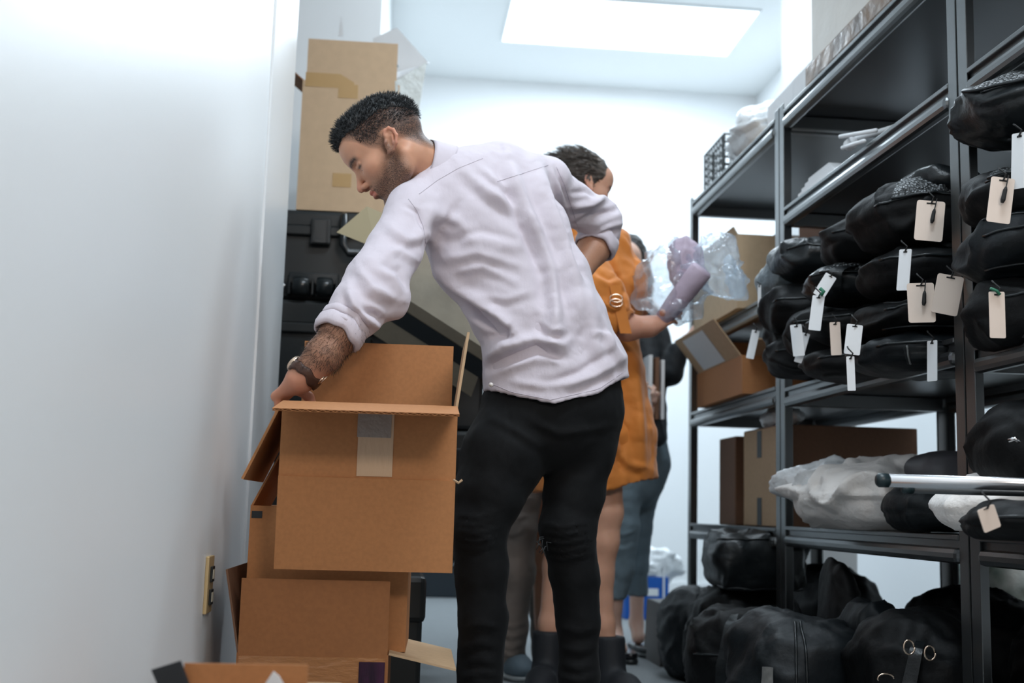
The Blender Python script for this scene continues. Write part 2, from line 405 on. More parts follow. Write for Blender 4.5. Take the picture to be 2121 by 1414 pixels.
# ------------------------------------------------------------------ steel shelving
XS = 1.227; XB = 1.79
def beam(mb, x, y0, y1, z, sgn):
    """rolled beam running down the room: lip, groove, rounded lower tube"""
    h = .062
    mb.box(min(x, x + sgn * .030), max(x, x + sgn * .030), y0, y1, z - .012, z, .002)
    mb.box(min(x + sgn * .010, x + sgn * .034), max(x + sgn * .010, x + sgn * .034), y0, y1, z - .030, z - .011)
    mb.box(min(x - sgn * .006, x + sgn * .030), max(x - sgn * .006, x + sgn * .030), y0, y1, z - h, z - .028, .012)
def rack(y0, y1, levels, label):
    t = thing('shelving_rack', label, 'shelves', ((XS + XB) / 2, (y0 + y1) / 2, 0), 'black steel shelving racks')
    ztop = 1.925
    for x, sx in ((XS, 1), (XB, -1)):
        for y, sy in ((y0, 1), (y1, -1)):
            p = MB()
            p.box(min(x, x + sx * .003), max(x, x + sx * .003), min(y, y + sy * .042), max(y, y + sy * .042), 0, ztop, .0012)
            p.box(min(x, x + sx * .040), max(x, x + sx * .040), min(y, y + sy * .003), max(y, y + sy * .003), 0, ztop, .0012)
            o = p.build('post', METAL, t)
            if y > 2:
                MB().box(x - .004 * sx if sx < 0 else x - .003, x + .001 if sx > 0 else x + .003, min(y, y + sy * .042), max(y, y + sy * .042), 0, .03).build('foot_cap', BPLA, o)
    for z in levels:
        b = MB(); beam(b, XS - .002, y0 + .043, y1 - .043, z, 1); b.build('beam', METAL, t)
        b = MB(); beam(b, XB + .002, y0 + .043, y1 - .043, z, -1); b.build('beam', METAL, t)
        for y, sy in ((y0, 1), (y1, -1)):
            yy = sorted((y + sy * .004, y + sy * .034))
            MB().box(XS + .034, XB - .034, yy[0], yy[1], z - .055, z - .012, .003).build('crossbar', METAL, t)
        MB().box(XS + .004, XB - .004, y0 + .006, y1 - .006, z - .011, z - .001).build('deck', DECK, t)
    return t
rack(1.235, 2.460, (1.90, 1.572, .955, .552), 'black steel shelving rack nearest the camera, cut by the right edge')
rack(2.466, 3.706, (1.90, 1.572, .985, .552), 'middle black steel shelving rack holding the pile of tagged bags')
rack(3.712, 4.905, (1.90, 1.315, 1.00, .545), 'black steel shelving rack farthest down the room, holding cardboard boxes')

# ------------------------------------------------------------------ cardboard boxes
def rotz(v, a): return Vector((v[0] * math.cos(a) - v[1] * math.sin(a), v[0] * math.sin(a) + v[1] * math.cos(a), v[2]))
def flute_edge(mb, a, b, nrm, th, pitch=.0075):
    """zigzag core between the two liners, seen along a cut edge a-b"""
    a, b, nrm = map(Vector, (a, b, nrm)); L_ = (b - a).length; n = int(L_ / pitch); d = (b - a) / n
    out = d.cross(nrm).normalized() * .0012
    pts = [a + d * i + nrm * (th * (.5 + .36 * (1 if i % 2 else -1))) for i in range(n + 1)]
    for p, q in zip(pts, pts[1:]):
        s_ = nrm * .0005
        mb.obox(p - s_ - out, q - p, s_ * 2, out * 2)
class Carton:
    def __init__(s, label, o, w_, d, h, rz=0, m=CARD, top=(), bottom=(), closed=False, th=.004, tilt=None, name='cardboard_box', cat='box', group=None, open_bottom=False, inner=None):
        s.o = Vector(o); s.w, s.d, s.h, s.rz, s.m, s.th = w_, d, h, rz, m, th
        s.R = tilt or Matrix.Rotation(rz, 3, 'Z')
        s.t = thing(name, label, cat, s.o, group)
        pt = s.pt; b = MB()
        if closed: b.obox(pt(0, 0, 0), s.R @ Vector((w_, 0, 0)), s.R @ Vector((0, d, 0)), s.R @ Vector((0, 0, h)), .004)
        else:
            b.obox(pt(0, 0, 0), s.ax(w_, 0, 0), s.ax(0, th, 0), s.ax(0, 0, h))
            b.obox(pt(0, d - th, 0), s.ax(w_, 0, 0), s.ax(0, th, 0), s.ax(0, 0, h))
            b.obox(pt(0, th, 0), s.ax(th, 0, 0), s.ax(0, d - 2 * th, 0), s.ax(0, 0, h))
            b.obox(pt(w_ - th, th, 0), s.ax(th, 0, 0), s.ax(0, d - 2 * th, 0), s.ax(0, 0, h))
            if not open_bottom: b.obox(pt(th, th, 0), s.ax(w_ - 2 * th, 0, 0), s.ax(0, d - 2 * th, 0), s.ax(0, 0, th))
        b.build('body', m, s.t)
        for f in top: s.flap(*f[:5], z=h, flute=len(f) > 5)
        for f in bottom: s.flap(*f[:5], z=0)
    def ax(s, x, y, z): return s.R @ Vector((x, y, z))
    def pt(s, x, y, z): return s.o + s.ax(x, y, z)
    def flap(s, side, ang, ln, m=None, inset=.003, z=None, flute=False, skew=0):
        """ang: 0 closes the box, 90 stands up, 180 lies outward, 270 hangs down (for the top rim)"""
        a = math.radians(ang); w_, d = s.w, s.d; out = -math.cos(a) * ln; up = math.sin(a) * ln
        if side == 'front': A, B, D = (inset, 0, z), (w_ - inset, 0, z), (0, -out, up)
        if side == 'back': A, B, D = (w_ - inset, d, z), (inset, d, z), (0, out, up)
        if side == 'left': A, B, D = (0, d - inset, z), (0, inset, z), (-out, 0, up)
        if side == 'right': A, B, D = (w_, inset, z), (w_, d - inset, z), (out, 0, up)
        A, B = s.pt(*A), s.pt(*B); D = s.ax(*D); sk = (B - A).normalized() * skew
        mb = MB()
        nr = (B - A).cross(D).normalized()
        if flute:
            mb.slab(A, B, B + D + sk, A + D + sk, .0007); mb.slab(A - nr * .0043, B - nr * .0043, B + D - nr * .0043, A + D - nr * .0043, .0007)
            mb.obox(A - nr * .0036, B - A, D * .97, nr * .0028)
            flute_edge(mb, A + D - nr * .005, B + D - nr * .005, nr, .005)
        else: mb.slab(A, B, B + D + sk, A + D + sk, s.th)
        return mb.build('flap', m or s.m, s.t)
    def patch(s, name, x0, x1, z0, z1, m, y=0, label=None, face='front', th=.0008):
        mb = MB()
        if face == 'front': mb.obox(s.pt(x0, y - th - .0002, z0), s.ax(x1 - x0, 0, 0), s.ax(0, th, 0), s.ax(0, 0, z1 - z0))
        if face == 'left': mb.obox(s.pt(-th - .0002, x0, z0), s.ax(th, 0, 0), s.ax(0, x1 - x0, 0), s.ax(0, 0, z1 - z0))
        return mb.build(name, m, s.t, label=label)

# the box he is handling -------------------------------------------------------
yF = 2.36
tl = P(585, 834, yF); br = P(945, 997, yF); wd = (P(948, 846, yF) - tl).length
hz = tl.z - P(580, 985, yF).z
hero = Carton('open brown cardboard box held by the man in the white shirt, front flap folded out', (tl.x, yF, tl.z - hz), wd, .30, hz, rz=-.025, m=CARD,
              top=(('front', 190, .16, CARD, .001, True), ('back', 93, .165, CARD, .006), ('left', 246, .165, CARD)), open_bottom=True, th=.005)
# right flap stands up, outer end a little splayed
hero.flap('right', 97, .155, CARDL, .004, hz)
hero.flap('front', -87, .178, CARD, .0, 0)
mb = MB(); mb.obox(hero.pt(.150, -.0016, .004), hero.ax(.069, 0, .0), hero.ax(0, .001, 0), hero.ax(0, 0, hz - .014)); mb.build('tape', TAPE, hero.t)
mb = MB(); mb.obox(hero.pt(.148, -.0026, hz - .062), hero.ax(.066, 0, 0), hero.ax(0, .001, 0), hero.ax(0, 0, .052)); mb.build('tape', mat('grey_tape', srgb(150, 138, 130), .3, bump=.9, bscale=60, bdist=.003), hero.t, label='crumpled grey strip of tape')
mb = MB(); mb.tube([hero.pt(wd - .004, -.003, .002), hero.pt(wd + .006, -.006, -.004), hero.pt(wd + .013, -.004, .002)], .0025, 6); mb.build('torn_edge', CARDL, hero.t)

# second box, under it
o2 = P(503, 1330, 2.47)
b2 = Carton('brown cardboard box with a dark tape mark under the held box', (o2.x, 2.47, .292), .322, .27, .282, rz=-.04, m=CARD,
            top=(('left', 64, .15, CARD), ('back', 250, .12, CARDD)))
b2.patch('tape_mark', .003, .024, .257, .271, TAPED)
# third box, at the bottom of the stack
o3 = P(487, 1414, 2.41)
b3 = Carton('brown taped cardboard box with a purple label at the bottom of the stack', (o3.x, 2.405, 0), .292, .34, .292, rz=-.02, m=CARDD,
            top=(('front', 91, .142, CARDD, .002), ('left', 101, .16, CARDB, .002), ('right', 192, .135, CARDL, .004)))
mb = MB(); mb.obox(b3.pt(.004, -.0015, .235), b3.ax(.282, 0, 0), b3.ax(0, .001, 0), b3.ax(0, 0, .052)); mb.build('tape', mat('brown_tape', srgb(170, 118, 76), .2, bump=1, bscale=30, bdist=.004, stretch=(1, 1, 3)), b3.t)
b3.patch('label', .236, .286, .10, .279, mat('purple_label', srgb(74, 36, 66), .3, bump=.4, bscale=30, col2=srgb(22, 16, 30), vscale=14, stretch=(3, 1, .5)), label='glossy purple and black label', y=-.0022)
for a, b, c, d in ((.168, .215, .238, .2395), (.168, .1695, .1, .238), (.213, .2145, .1, .238), (.207, .212, .13, .236)):
    b3.patch('printed_mark', a, b, c, d, TAPED, th=.0005)
# foreground box, bottom left corner
o4 = P(375, 1372, 1.60)
b4 = Carton('cardboard box with a black corner flap in the bottom left foreground', (o4.x, 1.22, 0), .158, .38, o4.z - .055, rz=-.01, m=CARD, top=(('back', 90, .055, CARD, .001),))
e = [P(313, 1387, 1.60), P(371, 1369, 1.58), P(392, 1425, 1.58), P(335, 1440, 1.60)]
mb = MB(); mb.slab(e[3], e[2], e[1], e[0], .004); mb.build('flap', TAPED, b4.t, label='black corner flap')
e = [P(543, 1425, 1.56), P(592, 1425, 1.56), P(578, 1400, 1.56), P(566, 1390, 1.56)]
mb = MB(); mb.slab(*e, .003); pp = mb.build('crumpled_paper', WHITEC, None, loc=(e[0].x, 1.56, e[0].z))
solo(pp, 'scrap of white paper poking up from the foreground cardboard box', 'paper')
e = [P(620, 1411, 1.585), P(706, 1411, 1.585)]
t = MB().box(e[0].x, e[1].x, 1.615, 1.64, 0, e[0].z - .009, .002).build('carton', CARDL, None, loc=(e[0].x, 1.58, 0)); solo(t, 'low pale carton whose top edge shows at the bottom centre left', 'box')

# ------------------------------------------------------------------ black hard cases
def hard_case(label, x0, x1, y0, y1, z0, z1, latches=(), wheels=None, handle=None, ribs=()):
    t = thing('equipment_case', label, 'case', ((x0 + x1) / 2, y0, z0), 'black hard cases stacked behind the left wall')
    zl = z1 - (z1 - z0) * .22
    MB().box(x0, x1, y0 + .02, y1, z0, zl - .004, .014).build('body', BPLA, t)
    l = MB(); l.box(x0 - .004, x1 + .004, y0 + .008, y1 + .004, zl, z1, .016); l.build('lid', BPLA, t)
    r = MB(); r.box(x0 - .008, x1 + .008, y0, y1 + .006, zl - .022, zl + .012, .005)
    for x in ribs: r.box(x - .016, x + .016, y0 + .004, y0 + .03, z0 + .02, zl - .03, .006)
    r.build('rim', BPLA, t)
    for x in latches:
        q = MB().box(x - .034, x + .034, y0 - .016, y0 + .012, zl - .055, zl + .035, .004).build('latch', BPLG, t)
        m = MB()
        for dx in (-.026, .02): m.box(x + dx, x + dx + .006, y0 - .022, y0 - .014, zl - .05, zl + .03, .002)
        m.box(x - .022, x + .022, y0 - .020, y0 - .014, zl - .052, zl - .036, .002); m.build('latch_rib', BPLG, q)
    if wheels:
        xa, za = wheels
        MB().box(xa - .085, xa + .085, y0 - .006, y0 + .022, za + .012, za + .052, .004).build('wheel_housing', BPLG, t)
        for dx in (-.085, -.006, .075): MB().box(xa + dx, xa + dx + .010, y0 - .03, y0 + .02, za - .03, za + .03, .003).build('wheel_bracket', BPLG, t)
        for dx in (-.04, .04):
            w_ = MB().tube([(xa + dx - .029, y0 - .022, za), (xa + dx - .024, y0 - .022, za), (xa + dx + .024, y0 - .022, za), (xa + dx + .029, y0 - .022, za)], .034, 20, radii=[.024, .034, .034, .024])
            w_.build('wheel', BPLG, t, True)
        for dx in (-.105, .098):
            MB().tube([(xa + dx, y0 - .012, za), (xa + dx + .012, y0 - .012, za)], .009, 10).build('axle_pin', CHROME, t, True)
    if handle:
        xa, xb, za, zb = handle
        MB().tube([(xa, y0 + .012, zb), (xa, y0 - .03, zb - .01), (xa, y0 - .035, za + .03), (xa + .02, y0 - .037, za), (xb - .02, y0 - .037, za), (xb, y0 - .035, za + .03), (xb, y0 + .012, zb)], .014, 10).build('handle', BPLG, t, True)
    return t
YC = 4.06
def zc(py, px=660): return P(px, py, YC).z
def xc(px, py=600): return P(px, py, YC).x
hard_case('black hard case on top of the stack, directly under the big taped cardboard box', -.62, .28, YC + .02, 4.62, zc(620) + .002, zc(431), latches=(xc(658), xc(1000)), wheels=(xc(648), zc(594)), handle=(xc(706), xc(806), zc(523), zc(440)))
hard_case('black hard case second from the top, with a ledge and upright ribs', -.60, .30, YC, 4.62, zc(880) + .002, zc(620), ribs=(xc(765), xc(560)), latches=(xc(950),))
hard_case('black hard case third from the top, mostly hidden behind the held box', -.60, .31, YC + .01, 4.62, .40, zc(880), latches=(xc(960, 1000),))
hard_case('black hard case at the bottom of the stack, on the floor', -.62, .10, YC + .01, 4.62, 0.001, .398, latches=(-.15,))
# tall black case near the stack of boxes
t = thing('rolling_case', 'slim black rolling case on the floor behind the lowest cardboard box', 'case', (.035, 2.98, 0))
MB().box(-.09, .087, 2.98, 3.22, .03, .385, .012).build('body', BPLA, t)
MB().box(-.10, .094, 2.97, 3.23, .300, .412, .014).build('lid', BPLA, t)
for x in (-.06, .06): MB().tube([(x - .012, 3.0, .03), (x + .012, 3.0, .03)], .03, 16).build('wheel', BPLG, t, True)
# cases far back
for i, (x0, x1, z0, z1, lb) in enumerate(((.15, 1.18, 0, .22, 'long dark case on the floor against the back wall, lowest of three'), (.2, 1.12, .222, .40, 'dark case against the back wall, middle of three'), (.25, 1.05, .402, .66, 'dark case against the back wall, topmost of three'))):
    t = thing('flight_case', lb, 'case', (x0, 7.9, z0), 'dark cases against the back wall')
    dk = mat('navy_black_case', (.010, .016, .022), .4)
    MB().box(x0, x1, 7.9, 8.4, z0, z1 - .03, .01).build('body', dk, t); MB().box(x0 - .01, x1 + .01, 7.89, 8.41, z1 - .03, z1, .006).build('lid', BPLG, t)

# big taped box on the case stack
YT = 4.10
a = P(618, 398, YT); b = P(818, 412, YT); zt = P(628, 165, YT).z
bt = Carton('tall tan cardboard box with ochre tape on top of the black cases, front flap up', (a.x - .005, YT, zc(431) + .002), (b.x - a.x) + .005, .19, zt - zc(431) - .002, rz=-.01, m=mat('cardboard_tan', srgb(216, 186, 152), .7, bump=.08, bscale=200, bdist=.0005, var=.06, vscale=30),
            top=(('front', 91, .152, None, .012), ('left', 140, .08, CARDD, .01), ('back', 92, .09, WHITEC, .004)))
def px_patch(c, name, x0, y0, x1, y1, yy, m, lb=None):
    A = P(x0, y1, yy - .002); B = P(x1, y0, yy - .002)
    MB().box(A.x, B.x, yy - .002, yy - .001, A.z, B.z).build(name, m, c.t, label=lb)
px_patch(bt, 'tape', 700, 176, 742, 202, YT - .001, TAPEO); px_patch(bt, 'tape', 688, 360, 728, 386, YT - .001, TAPEO)
px_patch(bt, 'tape', 632, 160, 812, 178, YT + .0002, TAPEO, 'strip of clear tan tape across the fold')
# right flap, pale, splayed out, and its crumpled film
q = [P(814, 166, YT), P(884, 128, YT + .02), P(890, 130, YT + .17), P(820, 150, YT + .185)]
MB().slab(*q, .004).build('flap', WHITEC, bt.t, label='pale right flap splayed outwards')
q = [P(818, 168, YT - .004), P(884, 129, YT + .01), P(872, 205, YT + .02), P(862, 262, YT), P(822, 262, YT - .003)]
mb = MB(); vs = [mb.b.verts.new(p) for p in q]; vs2 = [mb.b.verts.new(p + Vector((0, .0015, 0))) for p in q]; mb.b.faces.new(vs[::-1]); mb.b.faces.new(vs2)
for i in range(5): mb.b.faces.new((vs[i], vs[(i + 1) % 5], vs2[(i + 1) % 5], vs2[i]))
mb.build('torn_film', mat('milky_film', (.62, .66, .64), .3, bump=.6, bscale=20, bdist=.01), bt.t)
# white leaflets behind the flap
tp = thing('white_carton', 'white cardboard flaps sticking up behind the tall tan box', 'box', (P(800, 150, 4.3).x, 4.3, zt - .05))
q = [P(772, 80, 4.3), P(822, 57, 4.3), P(886, 128, 4.3), P(830, 175, 4.3), P(780, 170, 4.3)]
mb = MB(); vs = [mb.b.verts.new(p) for p in q]; vs2 = [mb.b.verts.new(p + Vector((0, .004, 0))) for p in q]; mb.b.faces.new(vs[::-1]); mb.b.faces.new(vs2)
for i in range(5): mb.b.faces.new((vs[i], vs[(i + 1) % 5], vs2[(i + 1) % 5], vs2[i]))
mb.build('flap', WHITEC, tp)
q = [P(817, 122, 4.295), P(826, 138, 4.295), P(822, 140, 4.295), P(812, 128, 4.295)]
MB().slab(q[3], q[2], q[1], q[0], .001).build('sticker', mat('grey_blue_sticker', (.30, .40, .46), .5), tp)
q = [P(700, 74, 4.3), P(711, 74, 4.3), P(708, 34, 4.3), P(706, 34, 4.3)]
MB().slab(*q, .004).build('paper_point', WHITEC, tp)
MB().box(a.x + .03, b.x - .01, 4.305, 4.48, zt - .1, zt + .09, .003).build('body', WHITEC, tp)
# tilted grey box with dark strips, behind the man
GY = 3.55
t = thing('wrapped_box', 'tilted grey-tan box with dark strips held behind the man in the white shirt', 'box', P(880, 620, GY))
c0, c1, c2, c3 = P(745, 556, GY - .06), P(1010, 726, GY - .02), P(1090, 480, GY + .10), P(835, 330, GY + .06)
u = c1 - c0; v = c3 - c0
nn = u.cross(v).normalized()
if nn.y > 0: nn = -nn
kd = Vector((-.035, .16, -.125))
def bp(s_, t_, k=0): return c0 + u * s_ + v * t_ + kd * k
def puff(i, j):
    p = bp(i, j); return p + nn * (.014 * math.sin(PI * i) * math.sin(PI * j) + .006 * noise.noise(p * 14) * math.sin(PI * i) * math.sin(PI * j))
mb = MB(); mb.grid(puff, 30, 24)
mb.build('front_panel', CARDG, t, True)
mb = MB(); mb.slab(bp(0, 0, 1), bp(1, 0, 1), bp(1, 0, .004), bp(0, 0, .004), .004)
mb.slab(bp(0, 0, .004), bp(0, 1, .004), bp(0, 1, 1), bp(0, 0, 1), .004); mb.slab(bp(1, 0, 1), bp(1, 1, 1), bp(1, 1, .004), bp(1, 0, .004), .004)
mb.slab(bp(0, 1, .004), bp(1, 1, .004), bp(1, 1, 1), bp(0, 1, 1), .004); mb.slab(bp(0, 0, 1), bp(0, 1, 1), bp(1, 1, 1), bp(1, 0, 1), .004)
mb.build('body', CARDG, t)
for k0, k1 in ((.22, .55),):
    o_ = -nn.cross(u).normalized() * 0; dn = Vector((0, -.002, -.003))
    MB().slab(bp(-.02, 0, k1) + dn, bp(1.02, 0, k1) + dn, bp(1.02, 0, k0) + dn, bp(-.02, 0, k0) + dn, .001).build('strap', mat('charcoal_strap', srgb(28, 34, 38), .6), t, label='dark strip along its lower side')
q = [P(697, 481, GY - .10), P(778, 513, GY - .08), P(812, 490, GY - .03), P(812, 450, GY - .02), P(760, 427, GY - .06)]
mb = MB(); vs = [mb.b.verts.new(p) for p in q]; vs2 = [mb.b.verts.new(p + Vector((0, .004, .001))) for p in q]; mb.b.faces.new(vs); mb.b.faces.new(vs2[::-1])
for i in range(5): mb.b.faces.new((vs[i], vs2[i], vs2[(i + 1) % 5], vs[(i + 1) % 5]))
mb.build('flap', mat('cardboard_khaki', srgb(160, 148, 118), .75, bump=.1, bscale=200, bdist=.0006), t, label='khaki corner flap sticking out to the left')

# ------------------------------------------------------------------ soft things: bags, bundles
def blob(c, r, R=None, n=(46, 30), p=2.4, amp=.02, freq=6, fold=.012, ffreq=16, seed=0, flat=.0, lean=None, pinch=0):
    """superellipsoid cloth sack with sag and folds, as (mesh, surface function); r = half sizes"""
    c = Vector(c); R = R or Matrix.Identity(3); rx, ry, rz = r
    def sg(v, e): return math.copysign(abs(v) ** e, v)
    def S_(u, v):
        th = (u - .5) * 2 * PI; ph = (v - .5) * PI; e = 2 / p
        q = Vector((rx * sg(math.cos(ph), e) * sg(math.cos(th), e), ry * sg(math.cos(ph), e) * sg(math.sin(th), e), rz * sg(math.sin(ph), e)))
        k = q + Vector((seed * 3.1, seed * 1.7, 0))
        nn_ = q.normalized()
        d = amp * noise.noise(k * freq) + fold * (1 - abs(noise.noise(k * ffreq * .6)) * 2.4) * .6 + fold * .5 * noise.noise(k * ffreq * 2)
        if flat and q.z < 0: d *= .3
        kk = noise.noise(k * ffreq * .45 + Vector((5, 2, 1))); d += fold * 1.1 * (max(0, 1 - abs(kk) * 7) - .25) * (1 - .4 * math.sin(ph) ** 2)
        q = q + nn_ * d
        if q.z > 0: q.z *= 1 - .10 * noise.noise(Vector((q.x * 5 + seed, q.y * 5, 0)))
        if pinch: q.y *= 1 - pinch * max(0, q.x / rx) ** 2; q.z *= 1 - pinch * max(0, q.x / rx) ** 2
        if flat: q.z = max(q.z, -rz * flat)
        return c + R @ q
    return S_
def rope(mb, pts, r, n=6): return mb.tube(pts, r, n)
def add_tag(t, p, w_, h, ang=0, yaw=0, m=TAGM, cord=True, cl=.03, toggle=False, bend=0, lean=0):
    """luggage tag with rounded corners and a slot, hung from p; yaw turns it about the vertical"""
    R = Matrix.Rotation(yaw, 3, 'Z') @ Matrix.Rotation(lean, 3, 'X') @ Matrix.Rotation(ang, 3, 'Y')
    p = Vector(p); mb = MB(); rr = min(w_, h) * .09; out = []
    for cx_, cz_, a0 in ((w_ / 2 - rr, -rr, 0), (-w_ / 2 + rr, -rr, 90), (-w_ / 2 + rr, -h + rr, 180), (w_ / 2 - rr, -h + rr, 270)):
        for k in range(4):
            a = math.radians(a0 + k * 30); out.append((cx_ + rr * math.cos(a), cz_ + rr * math.sin(a)))
    F = [mb.b.verts.new(p + R @ Vector((x, -.0008 + bend * (z / h) ** 2, z))) for x, z in out]
    B = [mb.b.verts.new(p + R @ Vector((x, .0008 + bend * (z / h) ** 2, z))) for x, z in out]
    mb.b.faces.new(F); mb.b.faces.new(B[::-1])
    for i in range(len(F)): mb.b.faces.new((F[i], B[i], B[(i + 1) % len(F)], F[(i + 1) % len(F)]))
    o = mb.build('tag', m, t)
    mb = MB(); mb.obox(p + R @ Vector((-w_ * .16, -.0014, -h * .085)), R @ Vector((w_ * .32, 0, 0)), R @ Vector((0, .0028, 0)), R @ Vector((0, 0, h * .035))); mb.build('slot', CORD, o)
    if cord:
        mb = MB(); a = p + R @ Vector((0, -.003, -h * .07)); rope(mb, [a, a + Vector((.004, -.004, cl * .4)), a + Vector((-.003, .006, cl * .8)), a + Vector((0, .018, cl))], .0018); mb.build('cord', CORD, o)
    if toggle:
        mb = MB(); a = p + R @ Vector((w_ * .18, -.006, h * .05)); b = p + R @ Vector((w_ * .12, -.008, -h * .22)); rope(mb, [a, b], .0012)
        mb.tube([b, b + R @ Vector((-.001, 0, -.006)), b + R @ Vector((-.003, 0, -.026)), b + R @ Vector((-.004, 0, -.032))], .004, 8, radii=[.002, .0042, .005, .003]); mb.build('zip_pull', CORD, o)
    return o
BAGN = [0]
def bag(label, c, r, yaw=0, roll=0, pitch=0, m=BLK, mesh_top=False, zipper=True, strap=False, seed=None, group='black kit bags with tags', p=2.5, name='kit_bag', cat='bag', flat=.86, pocket=False, amp=.022, fold=.012, pinch=0, piping=False):
    BAGN[0] += 1; seed = BAGN[0] * 1.37 if seed is None else seed
    R = Matrix.Rotation(yaw, 3, 'Z') @ Matrix.Rotation(roll, 3, 'X') @ Matrix.Rotation(pitch, 3, 'Y')
    c = Vector(c); t = thing(name, label, cat, (c.x, c.y, c.z - r[2]), group)
    f = blob(c, r, R, p=p, amp=amp, fold=fold, seed=seed, flat=flat, pinch=pinch)
    MB().grid(f, 72, 44, closed=True).build('body', m, t, True)
    pt = lambda u, v, k=1.0: c + (f(u, v) - c) * k
    if mesh_top:
        a, b = mesh_top if isinstance(mesh_top, tuple) else (.06, .46)
        mb = MB(); mb.grid(lambda i, j: pt(a + (b - a) * i, .57 + .40 * j, 1.03), 40, 16); mb.build('mesh_panel', MESHM, t, True)
        mb = MB(); rope(mb, [pt(a + (b - a) * i / 24, .57, 1.04) for i in range(25)], .0035); mb.build('piping', BLK2, t, True)
    if zipper:
        mb = MB(); rope(mb, [pt(.05 + .42 * i / 24, .55 + .03 * math.sin(i / 24 * PI), 1.012) for i in range(25)], .0032, 5); o = mb.build('zip', BPLG, t, True)
    if piping:
        for v0 in (.30, .72):
            mb = MB(); rope(mb, [pt(.02 + .46 * i / 24, v0, 1.01) for i in range(25)], .003, 5); mb.build('piping', BLK2, t, True)
    if pocket:
        mb = MB(); mb.grid(lambda i, j: pt(.13 + .24 * i, .30 + .22 * j, 1.02 + .06 * math.sin(PI * i) * math.sin(PI * j)), 18, 12); o = mb.build('pocket', BLK2, t, True)
        for i in (.14, .36): 
            mb = MB(); rope(mb, [pt(i, .31 + .21 * k / 8, 1.04) for k in range(9)], .0025, 5); mb.build('reflective_trim', mat('grey_piping', (.16, .17, .17), .4), t, True)
    if strap:
        mb = MB(); mb.grid(lambda i, j: pt(.12 + .03 * j + .05 * i, .25 + .55 * i, 1.03 + .16 * math.sin(PI * i)), 18, 2); mb.build('strap', BLK2, t, True)
    t['_'] = 0; del t['_']
    return t, pt

Z1 = .985   # deck the bag pile rests on (middle rack)
GB = 'tagged black bags piled on the middle rack'
def B3(px, py, y): return P(px, py, y)
# pile on the middle rack, from the near post to the far post
t, _ = bag('big black mesh-topped bag at the upper right of the pile, cream tag with toggle', B3(1922, 455, 2.73), (.165, .155, .088), yaw=.08, roll=.0, mesh_top=(.10, .50), m=BLK, pitch=-.10, group=None)
add_tag(t, B3(1929, 416, 2.50), .061, .092, ang=.10, yaw=-.25, toggle=True, cl=.035)
mb = MB(); g = blob(B3(1950, 385, 2.66), (.070, .09, .030), Matrix.Rotation(.1, 3, 'Y'), seed=3, amp=.02); mb.grid(g, 40, 20, True); mb.build('folded_flap', BLK2, t, True)
t, _ = bag('black bag whose cream tag hangs at the centre of the pile beside the near post', B3(1925, 572, 2.73), (.16, .15, .062), yaw=.1, m=BLK, group=None)
add_tag(t, B3(1906, 586, 2.48), .058, .088, ang=-.03, yaw=-.2, toggle=True)
add_tag(t, B3(1970, 570, 2.46), .056, .088, ang=.20, yaw=-.25)
t, _ = bag('black bag with a mesh end under the two cream tags', B3(1925, 665, 2.73), (.165, .155, .050), yaw=.1, mesh_top=(.22, .50), m=BLK, group=None, piping=True)
t, _ = bag('black bag with a grey-trimmed pocket at the bottom near end of the pile', B3(1915, 742, 2.73), (.17, .155, .050), yaw=.12, m=BLK3, pocket=True, group=None)
add_tag(t, B3(1931, 705, 2.50), .030, .090, ang=.03, yaw=-1.25, m=TAGW)
t, _ = bag('black bag mid pile, just under the mesh-topped bag, narrow white tag turned sideways', B3(1815, 512, 3.0), (.145, .13, .062), yaw=.1, m=BLK, group=None)
add_tag(t, B3(1876, 516, 2.54), .030, .094, ang=.10, yaw=-.9, m=TAGW)
t, _ = bag('black bag with green-tied white tags strung down its front, mid pile', B3(1790, 596, 3.0), (.15, .135, .052), yaw=-.1, mesh_top=(.1, .3), m=BLK2, group=None, strap=True)
add_tag(t, B3(1722, 570, 2.86), .030, .062, ang=.55, yaw=-.3, m=TAGW, cl=.02)
add_tag(t, B3(1696, 612, 2.84), .030, .088, ang=.13, yaw=-.5, m=TAGW)
mb = MB(); q = B3(1700, 612, 2.83); mb.tube([q, q + Vector((.006, -.004, .01)), q + Vector((-.002, 0, .018))], .005, 8); mb.build('green_tie', GREENC, t, True)
t, _ = bag('low black bag mid pile with a torn white tag over a long narrow tag', B3(1800, 680, 2.99), (.15, .13, .052), yaw=0, m=BLK, group=None)
add_tag(t, B3(1771, 672, 2.62), .036, .070, ang=.12, yaw=-.2, m=TAGW)
add_tag(t, B3(1761, 738, 2.60), .018, .078, ang=-.03, yaw=-.2, m=TAGW)
t, _ = bag('flat black bag at the bottom centre of the pile', B3(1790, 758, 2.98), (.155, .13, .045), yaw=0, m=BLK, group=None)
t, _ = bag('black bag mid pile with one upright narrow cream tag', B3(1735, 690, 3.21), (.145, .085, .085), yaw=0, m=BLK, group=None)
add_tag(t, B3(1729, 667, 2.88), .026, .084, ang=-.04, yaw=-.3)
t, _ = bag('black bag at the far side of the pile with two small white tags', B3(1676, 650, 3.42), (.135, .125, .075), yaw=.1, m=BLK, group=None)
add_tag(t, B3(1648, 672, 3.02), .030, .084, ang=-.10, yaw=-.2, m=TAGW)
add_tag(t, B3(1670, 690, 3.02), .022, .080, ang=.30, yaw=-.7, m=TAGW)
t, _ = bag('black drawstring bag at the top far end of the pile, smooth domed top', B3(1688, 550, 3.40), (.13, .14, .070), yaw=.1, m=BLK2, group=None, pitch=.15)
t, _ = bag('low black bag at the far bottom corner of the pile', B3(1690, 745, 3.40), (.145, .13, .062), yaw=0, m=BLK, group=None)
